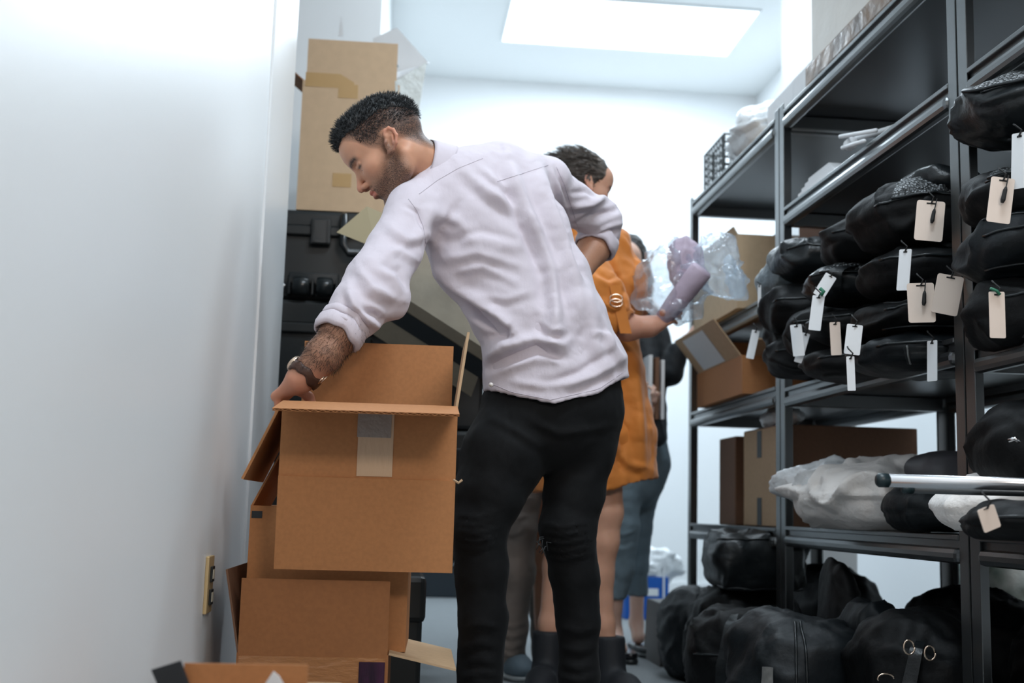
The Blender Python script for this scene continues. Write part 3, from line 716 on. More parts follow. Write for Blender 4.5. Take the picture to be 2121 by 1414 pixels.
t, _ = bag('grey pouch end poking past the far post with a hanging white tag', B3(1600, 580, 3.52), (.035, .10, .055), yaw=.1, m=mat('grey_nylon', (.10, .12, .13), .4, bump=1, bscale=30, bdist=.01), group=None, flat=0, zipper=False)
add_tag(t, B3(1573, 590, 3.50), .012, .085, ang=.0, yaw=-1.0, m=TAGW, cl=.02)
t, _ = bag('small black pouch at the far lower edge of the pile, slanted white tag', B3(1625, 690, 3.50), (.05, .11, .07), yaw=.1, m=BLK, group=None, zipper=False, flat=0)
add_tag(t, B3(1566, 684, 3.50), .024, .088, ang=.22, yaw=-.5, m=TAGW)

# near rack (right edge): a column of bags on the .955 deck
t, _ = bag('black duffel with a mesh lid, topmost bag at the right edge', B3(2135, 232, 2.29), (.150, .15, .066), yaw=.0, mesh_top=(.02, .5), m=BLK2, group=None, flat=0)
add_tag(t, B3(2112, 275, 2.12), .031, .11, ang=.05, yaw=-1.0, m=TAGW)
t, _ = bag('black zipped duffel with tilted cream tag, second from the top at the right edge', B3(2150, 415, 2.30), (.145, .14, .070), yaw=0, mesh_top=(.06, .5), m=BLK, group=None, flat=0)
add_tag(t, B3(2078, 368, 2.13), .044, .090, ang=.14, yaw=-.2, toggle=True)
t, _ = bag('plump slate black bag third from the top at the right edge', B3(2152, 525, 2.30), (.155, .14, .072), yaw=0, m=BLK3, group=None, flat=0, piping=True)
t, _ = bag('black bag with a long narrow cream tag at the bottom of the right-edge column', B3(2152, 655, 2.30), (.135, .14, .082), yaw=0, m=BLK, group=None)
add_tag(t, B3(2064, 604, 2.13), .030, .089, ang=0, yaw=-.1, cl=.03)
mb = MB(); q = B3(2064, 602, 2.125); mb.tube([q + Vector((-.012, 0, .004)), q, q + Vector((.006, -.002, -.008))], .003, 6); mb.build('green_tie', GREENC, t, True)
# near rack, lower deck
t, _ = bag('rolled black bag on the lower shelf at the right edge, cream tag on its left', B3(2125, 1083, 2.0), (.085, .12, .036), m=BLK, group=None, zipper=True)
add_tag(t, B3(2041, 1050, 1.86), .034, .038, ang=-.35, yaw=.2)
t = thing('white_bundle', 'crumpled pale cloth behind the nearest post on the lower shelf', 'cloth', B3(2060, 1100, 2.3))
MB().grid(blob(B3(2075, 1055, 2.30), (.13, .12, .055), seed=8, amp=.03, flat=.8), 50, 30, True).build('cloth', WHITEF, t, True)
t = thing('camera_strap_bag', 'dark bag with glinting buckle on the lower shelf at the right edge', 'bag', B3(2110, 1000, 2.2))
MB().grid(blob(B3(2125, 940, 2.25), (.09, .12, .085), seed=4, amp=.02, flat=.8), 50, 30, True).build('body', BLK, t, True)
MB().tube([B3(2090, 912, 2.14), B3(2102, 908, 2.13), B3(2112, 915, 2.13)], .004, 8).build('buckle', CHROME, t, True)

# stuff of the middle rack, lower deck
def zt_(z): return z
t = thing('fabric_bundle', 'crumpled off-white fabric bundle spilling over the lower shelf of the middle rack', 'fabric', (1.30, 3.22, .553))
f1 = blob((1.33, 3.17, .553 + .085), (.21, .29, .100), seed=11, amp=.045, freq=5, fold=.030, ffreq=11, flat=.86, p=2.6)
MB().grid(f1, 140, 80, closed=True).build('folds', WHITEF, t, True)
f2 = blob((1.30, 3.30, .553 + .115), (.17, .20, .062), seed=14, amp=.04, freq=6, fold=.028, ffreq=14, p=2.4)
MB().grid(f2, 120, 70, closed=True).build('upper_fold', WHITEP, t, True)
t, _ = bag('dark soft bag beside the white fabric bundle on the lower shelf', (1.28, 2.74, .553 + .05), (.10, .12, .055), m=BLK3, group=None, zipper=False, amp=.02, fold=.008)
t = thing('storage_bin', 'slate grey lidded bin behind the fabric bundle, near the post', 'bin', (1.45, 2.92, .553))
MB().grid(blob((1.45, 2.92, .553 + .10), (.14, .11, .100), seed=5, amp=.01, fold=.003, p=4, flat=.95), 60, 40, True).build('body', mat('slate_plastic', (.075, .075, .085), .5), t, True)
t = thing('white_bundle', 'small white cloth end beside the near post, lower shelf of the middle rack', 'cloth', (1.26, 2.53, .553))
MB().grid(blob((1.275, 2.52, .553 + .03), (.035, .035, .034), seed=9, amp=.02, flat=.8), 30, 20, True).build('cloth', WHITEF, t, True)
# aluminium tubes sticking out across the aisle, from the near rack
for i, (x0, py, rr, y, lb) in enumerate(((1816, 994, .0115, 2.02, 'bright aluminium tube with a dark end cap, upper of two crossing the lower shelf'), (1868, 1012, .008, 2.10, 'thin dark aluminium tube just beneath the bright one'))):
    a = P(x0, py, y); b = Vector((a.x + .75, y + .02, a.z + .002))
    t = thing('support_tube', lb, 'tube', a)
    MB().tube([a + Vector((.018, 0, 0)), b], rr, 20).build('tube', ALU if i == 0 else METAL, t, True)
    MB().tube([a, a + Vector((.004, 0, 0)), a + Vector((.020, 0, 0))], rr * 1.08, 20, radii=[rr * .8, rr * 1.08, rr * 1.08]).build('end_cap', mat('teal_black_cap', (.01, .025, .03), .4), t, True)

# second shelf of the middle rack
zs = 1.572
t = thing('folded_stand', 'white tubes of a small folded stand on the second shelf', 'stand', (1.30, 3.05, zs))
for a, b, r_ in (((1740, 283), (1815, 270), .006), ((1745, 306), (1790, 292), .006), ((1760, 292), (1880, 255), .008)):
    A, Bp = P(*a, 3.12), P(*b, 2.95); MB().tube([A, Bp], r_, 10).build('tube', WHITEC, t, True)
q = P(1762, 298, 3.1); MB().tube([q - Vector((0, .012, 0)), q + Vector((0, .012, 0))], .017, 14).build('joint', WHITEC, t, True)
for i in range(5):
    o = MB().box(1.24 + .006 * i, 1.44, 3.24 + .03 * i, 3.60 - .015 * i, zs + .0135 * i, zs + .012 + .0135 * i, .003).build('folded_sheet', WHITEC, None, loc=(1.30, 3.4, zs + .0135 * i))
    solo(o, ('white folded sheet, bottom of the small stack on the second shelf', 'white folded sheet, second from the bottom of the small stack', 'white folded sheet in the middle of the small stack', 'white folded sheet, second from the top of the small stack', 'white folded sheet, topmost of the small stack on the second shelf')[i], 'sheet', 'folded white sheets on the second shelf')
# top of the racks
zt0 = 1.90
def carton_px(label, x0, x1, y0, y1, z0, z1, m, **k): return Carton(label, (x0, y0, z0), x1 - x0, y1 - y0, z1 - z0, m=m, closed=True, **k)
big = carton_px('huge film-wrapped cardboard box on top of the middle rack, cut by the top edge', 1.25, 1.76, 2.50, 3.46, zt0, 2.60, mat('cardboard_grey_white', srgb(205, 200, 192), .45, bump=.3, bscale=12, bdist=.008, var=.1, vscale=3))
mb = MB(); mb.box(1.232, 1.256, 2.49, 3.475, zt0 + .002, zt0 + .075, .010); mb.build('wrapped_bottom_edge', mat('brown_wrapped_edge', srgb(128, 100, 74), .3, bump=.8, bscale=20, bdist=.006, col2=srgb(84, 66, 52), vscale=9), big.t, label='brown crumpled bottom edge under film')
carton_px('white carton on top of the shelving between the huge wrapped box and the white bag', 1.27, 1.70, 3.50, 3.69, zt0, 2.02, WHITEC)
carton_px('white carton on top of the far rack, just past the post', 1.28, 1.70, 3.72, 4.00, zt0, 2.03, WHITEC)
t = MB().box(1.245, 1.60, 3.96, 4.25, zt0, zt0 + .022, .002).build('flat_parcel', CARDL, None, loc=(1.4, 4.1, zt0)); solo(t, 'flat pale parcel under the white bag on top of the far rack', 'parcel')
t = thing('plastic_bag', 'crumpled white plastic bag on top of the far rack', 'bag', (1.36, 4.3, zt0 + .023))
MB().grid(blob((1.35, 4.24, zt0 + .095), (.12, .21, .080), seed=21, amp=.05, fold=.03, flat=.9, freq=7), 70, 44, True).build('body', WHITEP, t, True)
# black crate with a lattice side
t = thing('plastic_crate', 'black lattice plastic crate at the far end of the top shelf', 'crate', (1.35, 4.65, zt0))
x0, x1, y0, y1, z0, z1 = 1.262, 1.56, 4.50, 4.80, zt0, zt0 + .19
def lattice(mb, o, u, v, nrm, nu, nv):
    o, u, v, nrm = map(Vector, (o, u, v, nrm)); e = .006
    uu, vv = u.normalized(), v.normalized()
    for i in range(nu + 1): mb.obox(o + u * i / nu - uu * e / 2, uu * e, v, nrm * .006)
    for j in range(nv + 1): mb.obox(o + v * j / nv - vv * e / 2, u, vv * e, nrm * .006)
for nm, o, u, v, nn_ in (('left_side', (x0, y1, z0), (0, y0 - y1, 0), (0, 0, z1 - z0), (1, 0, 0)), ('front_side', (x0, y0, z0), (x1 - x0, 0, 0), (0, 0, z1 - z0), (0, 1, 0)), ('right_side', (x1, y0, z0), (0, y1 - y0, 0), (0, 0, z1 - z0), (-1, 0, 0)), ('back_side', (x1, y1, z0), (x0 - x1, 0, 0), (0, 0, z1 - z0), (0, -1, 0))):
    mb = MB(); lattice(mb, o, u, v, nn_, 8, 6); mb.build(nm, BPLA, t)
MB().box(x0, x1, y0, y1, z0, z0 + .006).build('base', BPLA, t)

# far rack
zz = 1.315
c_ = Carton('large cardboard box on the upper middle shelf of the far rack', (1.20, 4.10, zz), .42, .62, .27, m=mat('cardboard_light', srgb(196, 172, 140), .7, var=.08, vscale=30), top=(('left', 120, .03),))
c_ = Carton('white carton behind the large cardboard box on the far rack', (1.50, 4.60, zz), .24, .24, .40, m=WHITEC, closed=True)
Carton('dark brown box on the far rack beside the post', (1.40, 3.78, zz), .30, .24, .39, m=CARDB, closed=True)
c_ = Carton('open cardboard box with a big white label, on the middle deck of the far rack', (1.195, 4.02, 1.00), .46, .62, .135, m=CARD, top=(('left', 128, .16, CARDL, .02), ('front', 160, .12, CARDL, .02), ('back', 100, .14, CARDD, .02)))
a = c_.pt(0, .34, .135); mb = MB(); A_ = math.radians(128); D_ = Vector((math.cos(A_) * .14, 0, math.sin(A_) * .14)); 
mb.slab(c_.pt(-.004, .50, .138), c_.pt(-.004, .20, .138), c_.pt(-.004, .20, .138) + D_, c_.pt(-.004, .50, .138) + D_, -.001); mb.build('label', TAGW, c_.t)
Carton('dark brown closed carton inside the far rack behind the open labelled box', (1.46, 3.76, 1.00), .28, .20, .24, m=CARDB, closed=True)
c_ = Carton('big brown cardboard box with pale end and dark tape on the far rack, low shelf', (1.29, 3.90, .545), .48, .42, .345, m=CARDB, closed=True)
c_.patch('pale_end', .005, .415, .004, .340, CARDL, face='left', label='pale left end'); 
mb = MB()
for z0, z1 in ((.24, .335), (.005, .10)): mb = MB(); mb.obox(c_.pt(-.0025, .20, z0), c_.ax(.001, 0, 0), c_.ax(0, .05, 0), c_.ax(0, 0, z1 - z0)); mb.build('tape', TAPED, c_.t)
Carton('narrow brown carton behind the big brown box on the far rack', (1.27, 4.36, .545), .30, .22, .33, m=CARDB, closed=True)
t = thing('plastic_bag', 'crumpled white plastic bag on the brown box in the far rack', 'bag', (1.36, 4.1, .892))
MB().grid(blob((1.36, 4.10, .925), (.05, .16, .035), seed=31, amp=.03, fold=.02, flat=.9), 40, 24, True).build('body', WHITEP, t, True)
Carton('grey box behind the pile of bags on the middle rack', (1.42, 3.56, .985), .34, .12, .46, m=mat('mid_grey_card', (.14, .145, .155), .6), closed=True)

# ------------------------------------------------------------------ on the floor, under the racks
def fbag(label, px, py, y, r, **k):
    """bag standing on the floor"""
    c = P(px, py, y); return bag(label, (c.x, y, r[2] * .86), r, group=None, **k)
t, pt = fbag('soft black backpack lying on the floor at the far end under the shelves', 1425, 1300, 4.72, (.10, .14, .155), m=BLK3, zipper=True, strap=True)
o = MB().obox((1.045, 4.60, 0), (.11, .012, 0), (.0, .30, 0), (.012, 0, .235), .003).build('flat_portfolio', mat('taupe_card', (.075, .072, .068), .6), None, loc=(1.08, 4.7, 0)); solo(o, 'upright taupe flat case leaning by the black backpack at the far end', 'case')
t, _ = fbag('black bag on the floor behind the backpack at the far post', 1450, 1250, 4.30, (.14, .17, .17), m=BLK3, zipper=False)
t, _ = fbag('black duffel on the floor, lower of two stacked under the far rack', 1545, 1300, 3.98, (.20, .17, .19), m=BLK)
t, _ = bag('black box-shaped duffel, upper of two stacked under the far rack', (P(1560, 1190, 3.95).x, 3.95, .425), (.155, .16, .098), m=BLK2, group=None, zipper=False, piping=True, p=4)
t, _ = fbag('large black holdall on the floor between the far rack and the near holdall', 1530, 1340, 3.45, (.15, .20, .175), m=BLK, strap=True)
t, pt = fbag('large leather-like black holdall with a vertical zip, nearest under the middle rack', 1645, 1370, 3.02, (.17, .20, .185), m=BLK3, zipper=False, amp=.028)
for dx in (-.010, .010):
    mb = MB(); rope(mb, [pt(.215 + dx, .30 + .55 * k / 20, 1.012) for k in range(21)], .0035, 6); mb.build('zip', BLK2, t, True)
mb = MB(); mb.grid(lambda i, j: pt(.125 + .03 * i, .34 + .24 * j, 1.02), 8, 8); mb.build('patch', mat('worn_patch', (.25, .25, .24), .6, var=.4, vscale=40), t, True, label='pale worn patch')
t, _ = bag('upright black pouch standing between the holdall and the strapped bag', (P(1745, 1350, 3.2).x, 3.22, .225), (.045, .12, .24), m=BLK, group=None, zipper=False)
t, pt = fbag('black shoulder bag with metal rings on the floor beside the near post', 1900, 1400, 2.74, (.155, .17, .20), m=BLK, zipper=False, strap=True, roll=.15)
for a, b in ((1842, 1340), (1885, 1352)):
    q = P(a + 40, b, 2.53); mb = MB(); mb.tube([q + Vector((.012 * math.cos(k * .45), -.004 * k / 14, .015 * math.sin(k * .45))) for k in range(15)], .0022, 6); mb.build('ring', GOLD, t, True)
q = P(1835, 1405, 2.50); mb = MB(); mb.tube([q + Vector((.018 * math.cos(k * .45), 0, .010 * math.sin(k * .45))) for k in range(9)], .002, 6); mb.build('ring', GOLD, t, True)
t, _ = fbag('black bag with a raised handle next to the shoulder bag', 1800, 1380, 2.98, (.07, .15, .21), m=BLK3, zipper=False)
t, _ = bag('large black bag filling the dark space under the middle rack', (1.60, 3.20, .19), (.14, .32, .215), m=BLK, group=None, zipper=False, flat=.86)
t, _ = bag('black bag at the back under the middle rack beside the near post', (1.60, 2.66, .19), (.14, .17, .215), m=BLK, group=None, zipper=False)
t, _ = bag('black bag on the floor under the near rack at the right edge, partly open', (1.40, 2.20, .135), (.14, .20, .155), m=BLK2, group=None, mesh_top=(.1, .5))
t, _ = bag('black bag against the wall side under the far rack', (1.62, 4.30, .19), (.14, .30, .215), m=BLK, group=None, zipper=False)
# plastic bags against the right wall seen through the gap
t = thing('plastic_bag', 'white and dark green plastic bag by the right wall, seen under the lower shelf', 'bag', (2.25, 4.3, 0))
MB().grid(blob((2.22, 4.15, .26), (.15, .30, .28), seed=41, amp=.06, fold=.03, flat=.9), 60, 40, True).build('body', mat('green_white_plastic', (.62, .66, .64), .35, col2=(.03, .10, .07, 1), vscale=5, bump=.6, bscale=12, bdist=.02), t, True)
# blue box with plastic
t = thing('blue_box', 'blue and white printed box on the floor by the back wall, plastic sheet spilling out', 'box', P(1342, 1275, 6.6))
yb = 6.6; a, b = P(1295, 1278, yb), P(1385, 1278, yb); zt_b = P(1350, 1175, yb).z
BLUE = mat('blue_print', srgb(0, 84, 172), .5)
MB().box(a.x, b.x, yb, yb + .28, 0, zt_b - .05, .004).build('body', BLUE, t)
MB().box(a.x + .01, b.x - .06, yb - .003, yb - .001, .13, .17).build('printed_band', WHITEC, t)
mb = MB(); pts_ = [(a.x + .02, .24), (a.x + .08, .29), (a.x + .16, .26), (b.x - .03, .30), (b.x - .03, .12)]
rope(mb, [(x, yb - .004, z) for x, z in pts_], .006, 6); mb.build('printed_line', WHITEC, t)
MB().grid(blob(((a.x + b.x) / 2 + .02, yb + .12, zt_b + .00), (.16, .14, .085), seed=51, amp=.05, fold=.03, freq=8), 60, 36, True).build('plastic_sheet', WHITEP, t, True)

# ------------------------------------------------------------------ people
def skin_mat(name, col, dark, lip):
    m = bpy.data.materials.new(name); m.use_nodes = True; nt = m.node_tree; N = nt.nodes; L = nt.links; b = N['Principled BSDF']
    b.inputs['Roughness'].default_value = .48; b.inputs['Specular IOR Level'].default_value = .4
    b.inputs['Subsurface Weight'].default_value = .25; b.inputs['Subsurface Radius'].default_value = (.012, .004, .002); b.inputs['Subsurface Scale'].default_value = 1
    a = N.new('ShaderNodeVertexColor'); a.layer_name = 'marks'; sp = N.new('ShaderNodeSeparateColor'); L.new(a.outputs[0], sp.inputs[0])
    tc = N.new('ShaderNodeTexCoord')
    n = N.new('ShaderNodeTexNoise'); n.inputs['Scale'].default_value = 520; n.inputs['Detail'].default_value = 2; L.new(tc.outputs['Object'], n.inputs[0])
    n2 = N.new('ShaderNodeTexNoise'); n2.inputs['Scale'].default_value = 30; L.new(tc.outputs['Object'], n2.inputs[0])
    m1 = N.new('ShaderNodeMix'); m1.data_type = 'RGBA'; m1.inputs['A'].default_value = col; m1.inputs['B'].default_value = tuple(c * .82 for c in col[:3]) + (1,)
    L.new(n2.outputs[0], m1.inputs['Factor'])
    m2 = N.new('ShaderNodeMix'); m2.data_type = 'RGBA'; m2.inputs['B'].default_value = lip
    L.new(m1.outputs['Result'], m2.inputs['A']); L.new(sp.outputs[1], m2.inputs['Factor'])
    mu = N.new('ShaderNodeMapRange'); mu.inputs[1].default_value = .25; mu.inputs[2].default_value = .75; mu.inputs[3].default_value = .55; mu.inputs[4].default_value = 1.35
    L.new(n.outputs[0], mu.inputs[0]); mm = N.new('ShaderNodeMath'); mm.operation = 'MULTIPLY'; mm.use_clamp = True
    L.new(mu.outputs[0], mm.inputs[0]); L.new(sp.outputs[0], mm.inputs[1])
    m3 = N.new('ShaderNodeMix'); m3.data_type = 'RGBA'; m3.inputs['B'].default_value = dark
    L.new(m2.outputs['Result'], m3.inputs['A']); L.new(mm.outputs[0], m3.inputs['Factor']); L.new(m3.outputs['Result'], b.inputs['Base Color'])
    bp = N.new('ShaderNodeBump'); bp.inputs['Strength'].default_value = .15; bp.inputs['Distance'].default_value = .0008
    L.new(n.outputs[0], bp.inputs['Height']); L.new(bp.outputs[0], b.inputs['Normal'])
    return m
SKIN = skin_mat('skin_olive', srgb(214, 160, 130), srgb(42, 32, 30), srgb(196, 112, 98))
SKINW = skin_mat('skin_warm', srgb(214, 164, 138), srgb(48, 34, 30), srgb(190, 100, 90))
SKINL = skin_mat('skin_light', srgb(228, 190, 172), srgb(48, 34, 30), srgb(190, 110, 100))
HAIR = mat('black_hair', (.008, .010, .012), .38, bump=1, bscale=260, bdist=.003, stretch=(1, 1, .3))
HAIRB = mat('dark_brown_hair', (.035, .026, .020), .36, bump=1, bscale=160, bdist=.004, stretch=(.25, 1, 1), col2=(.16, .13, .11, 1), vscale=60)
HAIRD = mat('dark_hair', (.020, .016, .014), .42, bump=1, bscale=160, bdist=.004)
EYEW = mat('eye_white', (.6, .58, .56), .2); EYED = mat('eye_dark', (.01, .008, .007), .15)
LASH = mat('brow_hair', (.010, .009, .009), .6)
def frame(fwd, down, rollv=0):
    """head axes as columns: forward, left, up"""
    h = Vector(fwd).normalized(); a = math.radians(down)
    f = h * math.cos(a) + Vector((0, 0, -1)) * math.sin(a); u = h * math.sin(a) + Vector((0, 0, 1)) * math.cos(a)
    l = u.cross(f)
    if rollv:
        q = Matrix.Rotation(math.radians(rollv), 3, f); u = q @ u; l = q @ l
    return Matrix([(f[i], l[i], u[i]) for i in range(3)])
def head_field(O, R, k=1.0, cell=.0026, male=True, neck_to=None, neck_r=.056):
    rad = .15 * k
    lo = np.array(O) - rad; hi = np.array(O) + rad
    if neck_to is not None: lo = np.minimum(lo, np.array(neck_to) - .03); hi = np.maximum(hi, np.array(neck_to) + .03)
    F_ = Field(lo, hi, cell); W = lambda x, y, z: O + R @ Vector((x * k, y * k, z * k))
    Ra = np.array(R)
    def ell(c, r, kk, op='u', RR=None): F_.ell(W(*c), [q * k for q in r], Ra if RR is None else RR, kk * k, op)
    def cone(a, b, ra, rb, kk, op='u'): F_.cone(W(*a), W(*b), ra * k, rb * k, kk * k, op)
    ell((-.010, 0, .036), (.094, .076, .082), .001)
    ell((.040, 0, -.020), (.056, .060, .085), .030)
    ell((.054, 0, .050), (.050, .058, .050), .03)
    for s_ in (-1, 1):
        cone((-.012, s_ * .055, -.045), (.010, s_ * .050, -.075), .017, .016, .02)
        cone((.010, s_ * .050, -.075), (.068, s_ * .016, -.104), .015, .015, .02)
        ell((.058, s_ * .043, -.018), (.026, .020, .018), .02)
        cone((.088, s_ * .012, .020), (.072, s_ * .046, .022), .0085, .007, .012)
    if male: ell((.078, 0, -.103), (.020, .023, .018), .015)
    else: ell((.074, 0, -.100), (.017, .018, .016), .015)
    ell((.080, 0, -.062), (.020, .028, .026), .015)
    for s_ in (-1, 1):
        ell((.096, s_ * .033, .004), (.016, .019, .011), .012, 's')
        ell((.076, s_ * .0325, .004), (.0135, .0165, .0128), .003)          # eyeball under the lid
        cone((.091, s_ * .020, .0075), (.083, s_ * .047, .0065), .0035, .0028, .004)   # upper lid fold
        cone((.0895, s_ * .020, -.004), (.082, s_ * .046, -.004), .0026, .002, .004)
    cone((.089, 0, .014), (.113, 0, -.026), .0065, .0085, .010)
    ell((.114, 0, -.031), (.0105, .010, .0095), .006)
    for s_ in (-1, 1):
        ell((.103, s_ * .0125, -.035), (.011, .0070, .0075), .005)
        ell((.106, s_ * .0075, -.0425), (.0055, .0032, .004), .002, 's')
    cone((.0975, -.020, -.0565), (.0975, .020, -.0565), .0035, .0035, .003); ell((.1015, 0, -.0555), (.0060, .016, .0052), .004)
    ell((.0985, 0, -.0680), (.0075, .0175, .0062), .004)
    cone((.106, -.022, -.0622), (.106, .022, -.0622), .0016, .0016, .002, 's')
    cone((.098, -.024, -.0622), (.098, -.020, -.0622), .002, .002, .002, 's'); cone((.098, .020, -.0622), (.098, .024, -.0622), .002, .002, .002, 's')
    ell((.103, 0, -.083), (.009, .022, .007), .010, 's')
    # ears
    for s_ in (-1, 1):
        t = math.radians(34); ex, ez = math.sin(t), math.cos(t)     # long axis tips backwards
        q = lambda a, b, c: (-.004 - a * ex + b * ez, s_ * (.074 + c), -.008 + a * ez + b * ex)
        er = Matrix([(ez, 0, -ex), (0, 1, 0), (ex, 0, ez)])
        ell(q(0, 0, .003), (.015, .005, .029), .003, 'u', np.array(R @ er))
        rim = [(-.022, .010, .004), (-.006, .013, .005), (.004, .0125, .006)]
        arc = [(-.029, .006, .005), (-.024, -.006, .007), (-.008, -.014, .011), (.010, -.0165, .012), (.024, -.010, .010), (.030, .001, .008), (.025, .010, .006), (.012, .0125, .005)]
        for a, b in zip(arc, arc[1:]): cone(q(*a), q(*b), .0038, .0038, .003)
        ell(q(-.026, 0, .005), (.007, .0035, .008), .004, 'u', np.array(R @ er))
        ell(q(-.002, .002, .010), (.0065, .007, .013), .003, 's', np.array(R @ er))
        ell(q(.016, .001, .012), (.006, .005, .008), .003, 's', np.array(R @ er))
        cone(q(.012, -.006, .008), q(-.008, -.007, .009), .003, .0028, .003)
        ell(q(-.004, .0115, .007), (.004, .003, .006), .003, 'u', np.array(R @ er))
    if neck_to is not None:
        F_.cone(W(-.030, 0, -.045), neck_to, (neck_r - .004) * k, neck_r * k + .003, .022 * k)
        for s_ in (-1, 1): F_.cone(W(-.030, s_ * .045, -.035), Vector(neck_to) + (R @ Vector((.03, s_ * .01, 0))), .013 * k, .012 * k, .012 * k)
    return F_
def loc_of(V, O, R, k=1.0): return ((np.asarray(V) - np.array(O)) @ np.array(R)) / k
def head_marks(V, O, R, k=1.0, beard=.0, fade=.0):
    q = loc_of(V, O, R, k); f, l, u = q[:, 0], q[:, 1], q[:, 2]; al = np.abs(l)
    sm = lambda x, a, b: np.clip((x - a) / (b - a), 0, 1)
    near = (f ** 2 + l ** 2 + u ** 2 < .15 ** 2)
    lip = np.exp(-((u + .0615) / .0105) ** 4) * (al < .021) * sm(f, .090, .096)
    red = .35 * np.exp(-((f - .112) ** 2 + l ** 2 + (u + .033) ** 2) / .018 ** 2) + .30 * sm(al, .079, .086) * (np.hypot(f + .004, u + .008) < .04) + .15 * np.exp(-((f - .07) ** 2 + (al - .045) ** 2 + (u + .02) ** 2) / .02 ** 2)
    dk = np.zeros(len(V))
    if beard:
        line = -.043 + .55 * np.clip(.062 - f, 0, .1)             # cheek line climbs towards the ear
        b = sm(line - u, -.010, .018) * sm(f, -.020, .012) * (1 - .6 * sm(-u, .112, .135))
        mous = np.exp(-((u + .048) / .006) ** 2) * (al < .026) * sm(f, .085, .094)
        b = np.maximum(b, mous * .9); b *= 1 - lip
        side = sm(.030 - f, 0, .012) * sm(f, -.004, .006) * (u > -.05) * (u < .05) * sm(al, .055, .062) * .8
        dk = np.maximum(dk, b * beard); dk = np.maximum(dk, side * beard)
    if fade:
        ear = (np.hypot(f + .004, u + .008) < .034) & (al > .070)
        hl = np.where(f > .02, .010 + (f - .02) * .0, .0)
        low = np.interp(f, [-.12, -.085, -.055, -.025, .0, .018, .044, .058, .080], [-.085, -.080, -.050, -.005, .010, -.010, .016, .046, .075])
        h = sm(u - low, -.004, .040) ** .65 * .97 + .12 * sm(u - low, -.006, .004)
        h = h * (1 - ear); dk = np.maximum(dk, np.clip(h, 0, .93) * fade)
    brow = np.exp(-((u - (.0235 + .10 * (al - .03) * (al < .035) - .25 * np.clip(al - .038, 0, 1))) / .0060) ** 2) * sm(al, .008, .013) * (1 - sm(al, .048, .056)) * sm(f, .055, .066)
    dk = np.maximum(dk, brow * .97)
    lash = np.exp(-((u - .0005 + .06 * np.clip(al - .033, 0, 1)) / .0036) ** 2) * sm(al, .018, .022) * (1 - sm(al, .046, .050)) * (f > .07)
    dk = np.maximum(dk, lash * .95)
    nos = np.exp(-((f - .106) ** 2 + (al - .0075) ** 2 + (u + .0405) ** 2) / .0035 ** 2); dk = np.maximum(dk, nos * .9)
    c = np.zeros((len(V), 3)); c[:, 0] = dk * near; c[:, 1] = np.clip(lip * .8 + red, 0, 1) * near
    return c
def strands(name, V, N, idx, ln, wd, m, parent, dirf, jit=.35):
    """short tapered locks standing off a surface, one mesh"""
    n = len(idx); b = V[idx]; nn_ = N[idx]; d = dirf(b) + nn_ * .55 + np.random.normal(0, jit, (n, 3)) * .5
    d /= np.linalg.norm(d, axis=1)[:, None]; s_ = np.cross(d, nn_); s_ /= np.linalg.norm(s_, axis=1)[:, None] + 1e-9
    L_ = (ln * (.6 + .8 * np.random.rand(n)))[:, None]; t = np.cross(s_, d)
    v = np.stack([b - s_ * wd - nn_ * .002, b + s_ * wd - nn_ * .002, b + t * wd - nn_ * .002, b + d * L_ * .6 + s_ * wd * .7, b + d * L_ * .6 - s_ * wd * .7, b + d * L_ * .6 + t * wd * .7, b + d * L_ + nn_ * 0], 1).reshape(-1, 3)
    base = (np.arange(n) * 7)[:, None]
    Q = np.concatenate([base + [0, 1, 3, 4], base + [1, 2, 5, 3], base + [2, 0, 4, 5]]); T = np.concatenate([base + [4, 3, 6], base + [3, 5, 6], base + [5, 4, 6]])
    me = bpy.data.meshes.new(name); nl = Q.size + T.size
    me.vertices.add(len(v)); me.vertices.foreach_set('co', v.astype(np.float32).ravel()); me.loops.add(nl)
    me.loops.foreach_set('vertex_index', np.concatenate([Q.ravel(), T.ravel()]).astype(np.int32))
    st = np.concatenate([np.arange(len(Q)) * 4, Q.size + np.arange(len(T)) * 3]).astype(np.int32); tot = np.concatenate([np.full(len(Q), 4), np.full(len(T), 3)]).astype(np.int32)
    me.polygons.add(len(st)); me.polygons.foreach_set('loop_start', st); me.polygons.foreach_set('loop_total', tot); me.update(calc_edges=True); me.validate()
    return link(name, me, m, parent, True)
def npv(v): return np.array(v)
def tup(px, py, y, r): return (P(px, py, y), r)
def cloth(name, F_, m, parent, strokes=(), wr=(.004, 14), it=2, extra=None):
    V, Q = F_.mesh(); V = relax(V, Q, it)
    if wr: V = wrinkle(V, Q, wr[0], wr[1], len(name))
    if strokes: V = sculpt(V, Q, strokes)
    return link(name, np_mesh(name, V, Q), m, parent, True)
def bounds(pts, pad):
    a = np.array([list(p) for p in pts]); return a.min(0) - pad, a.max(0) + pad
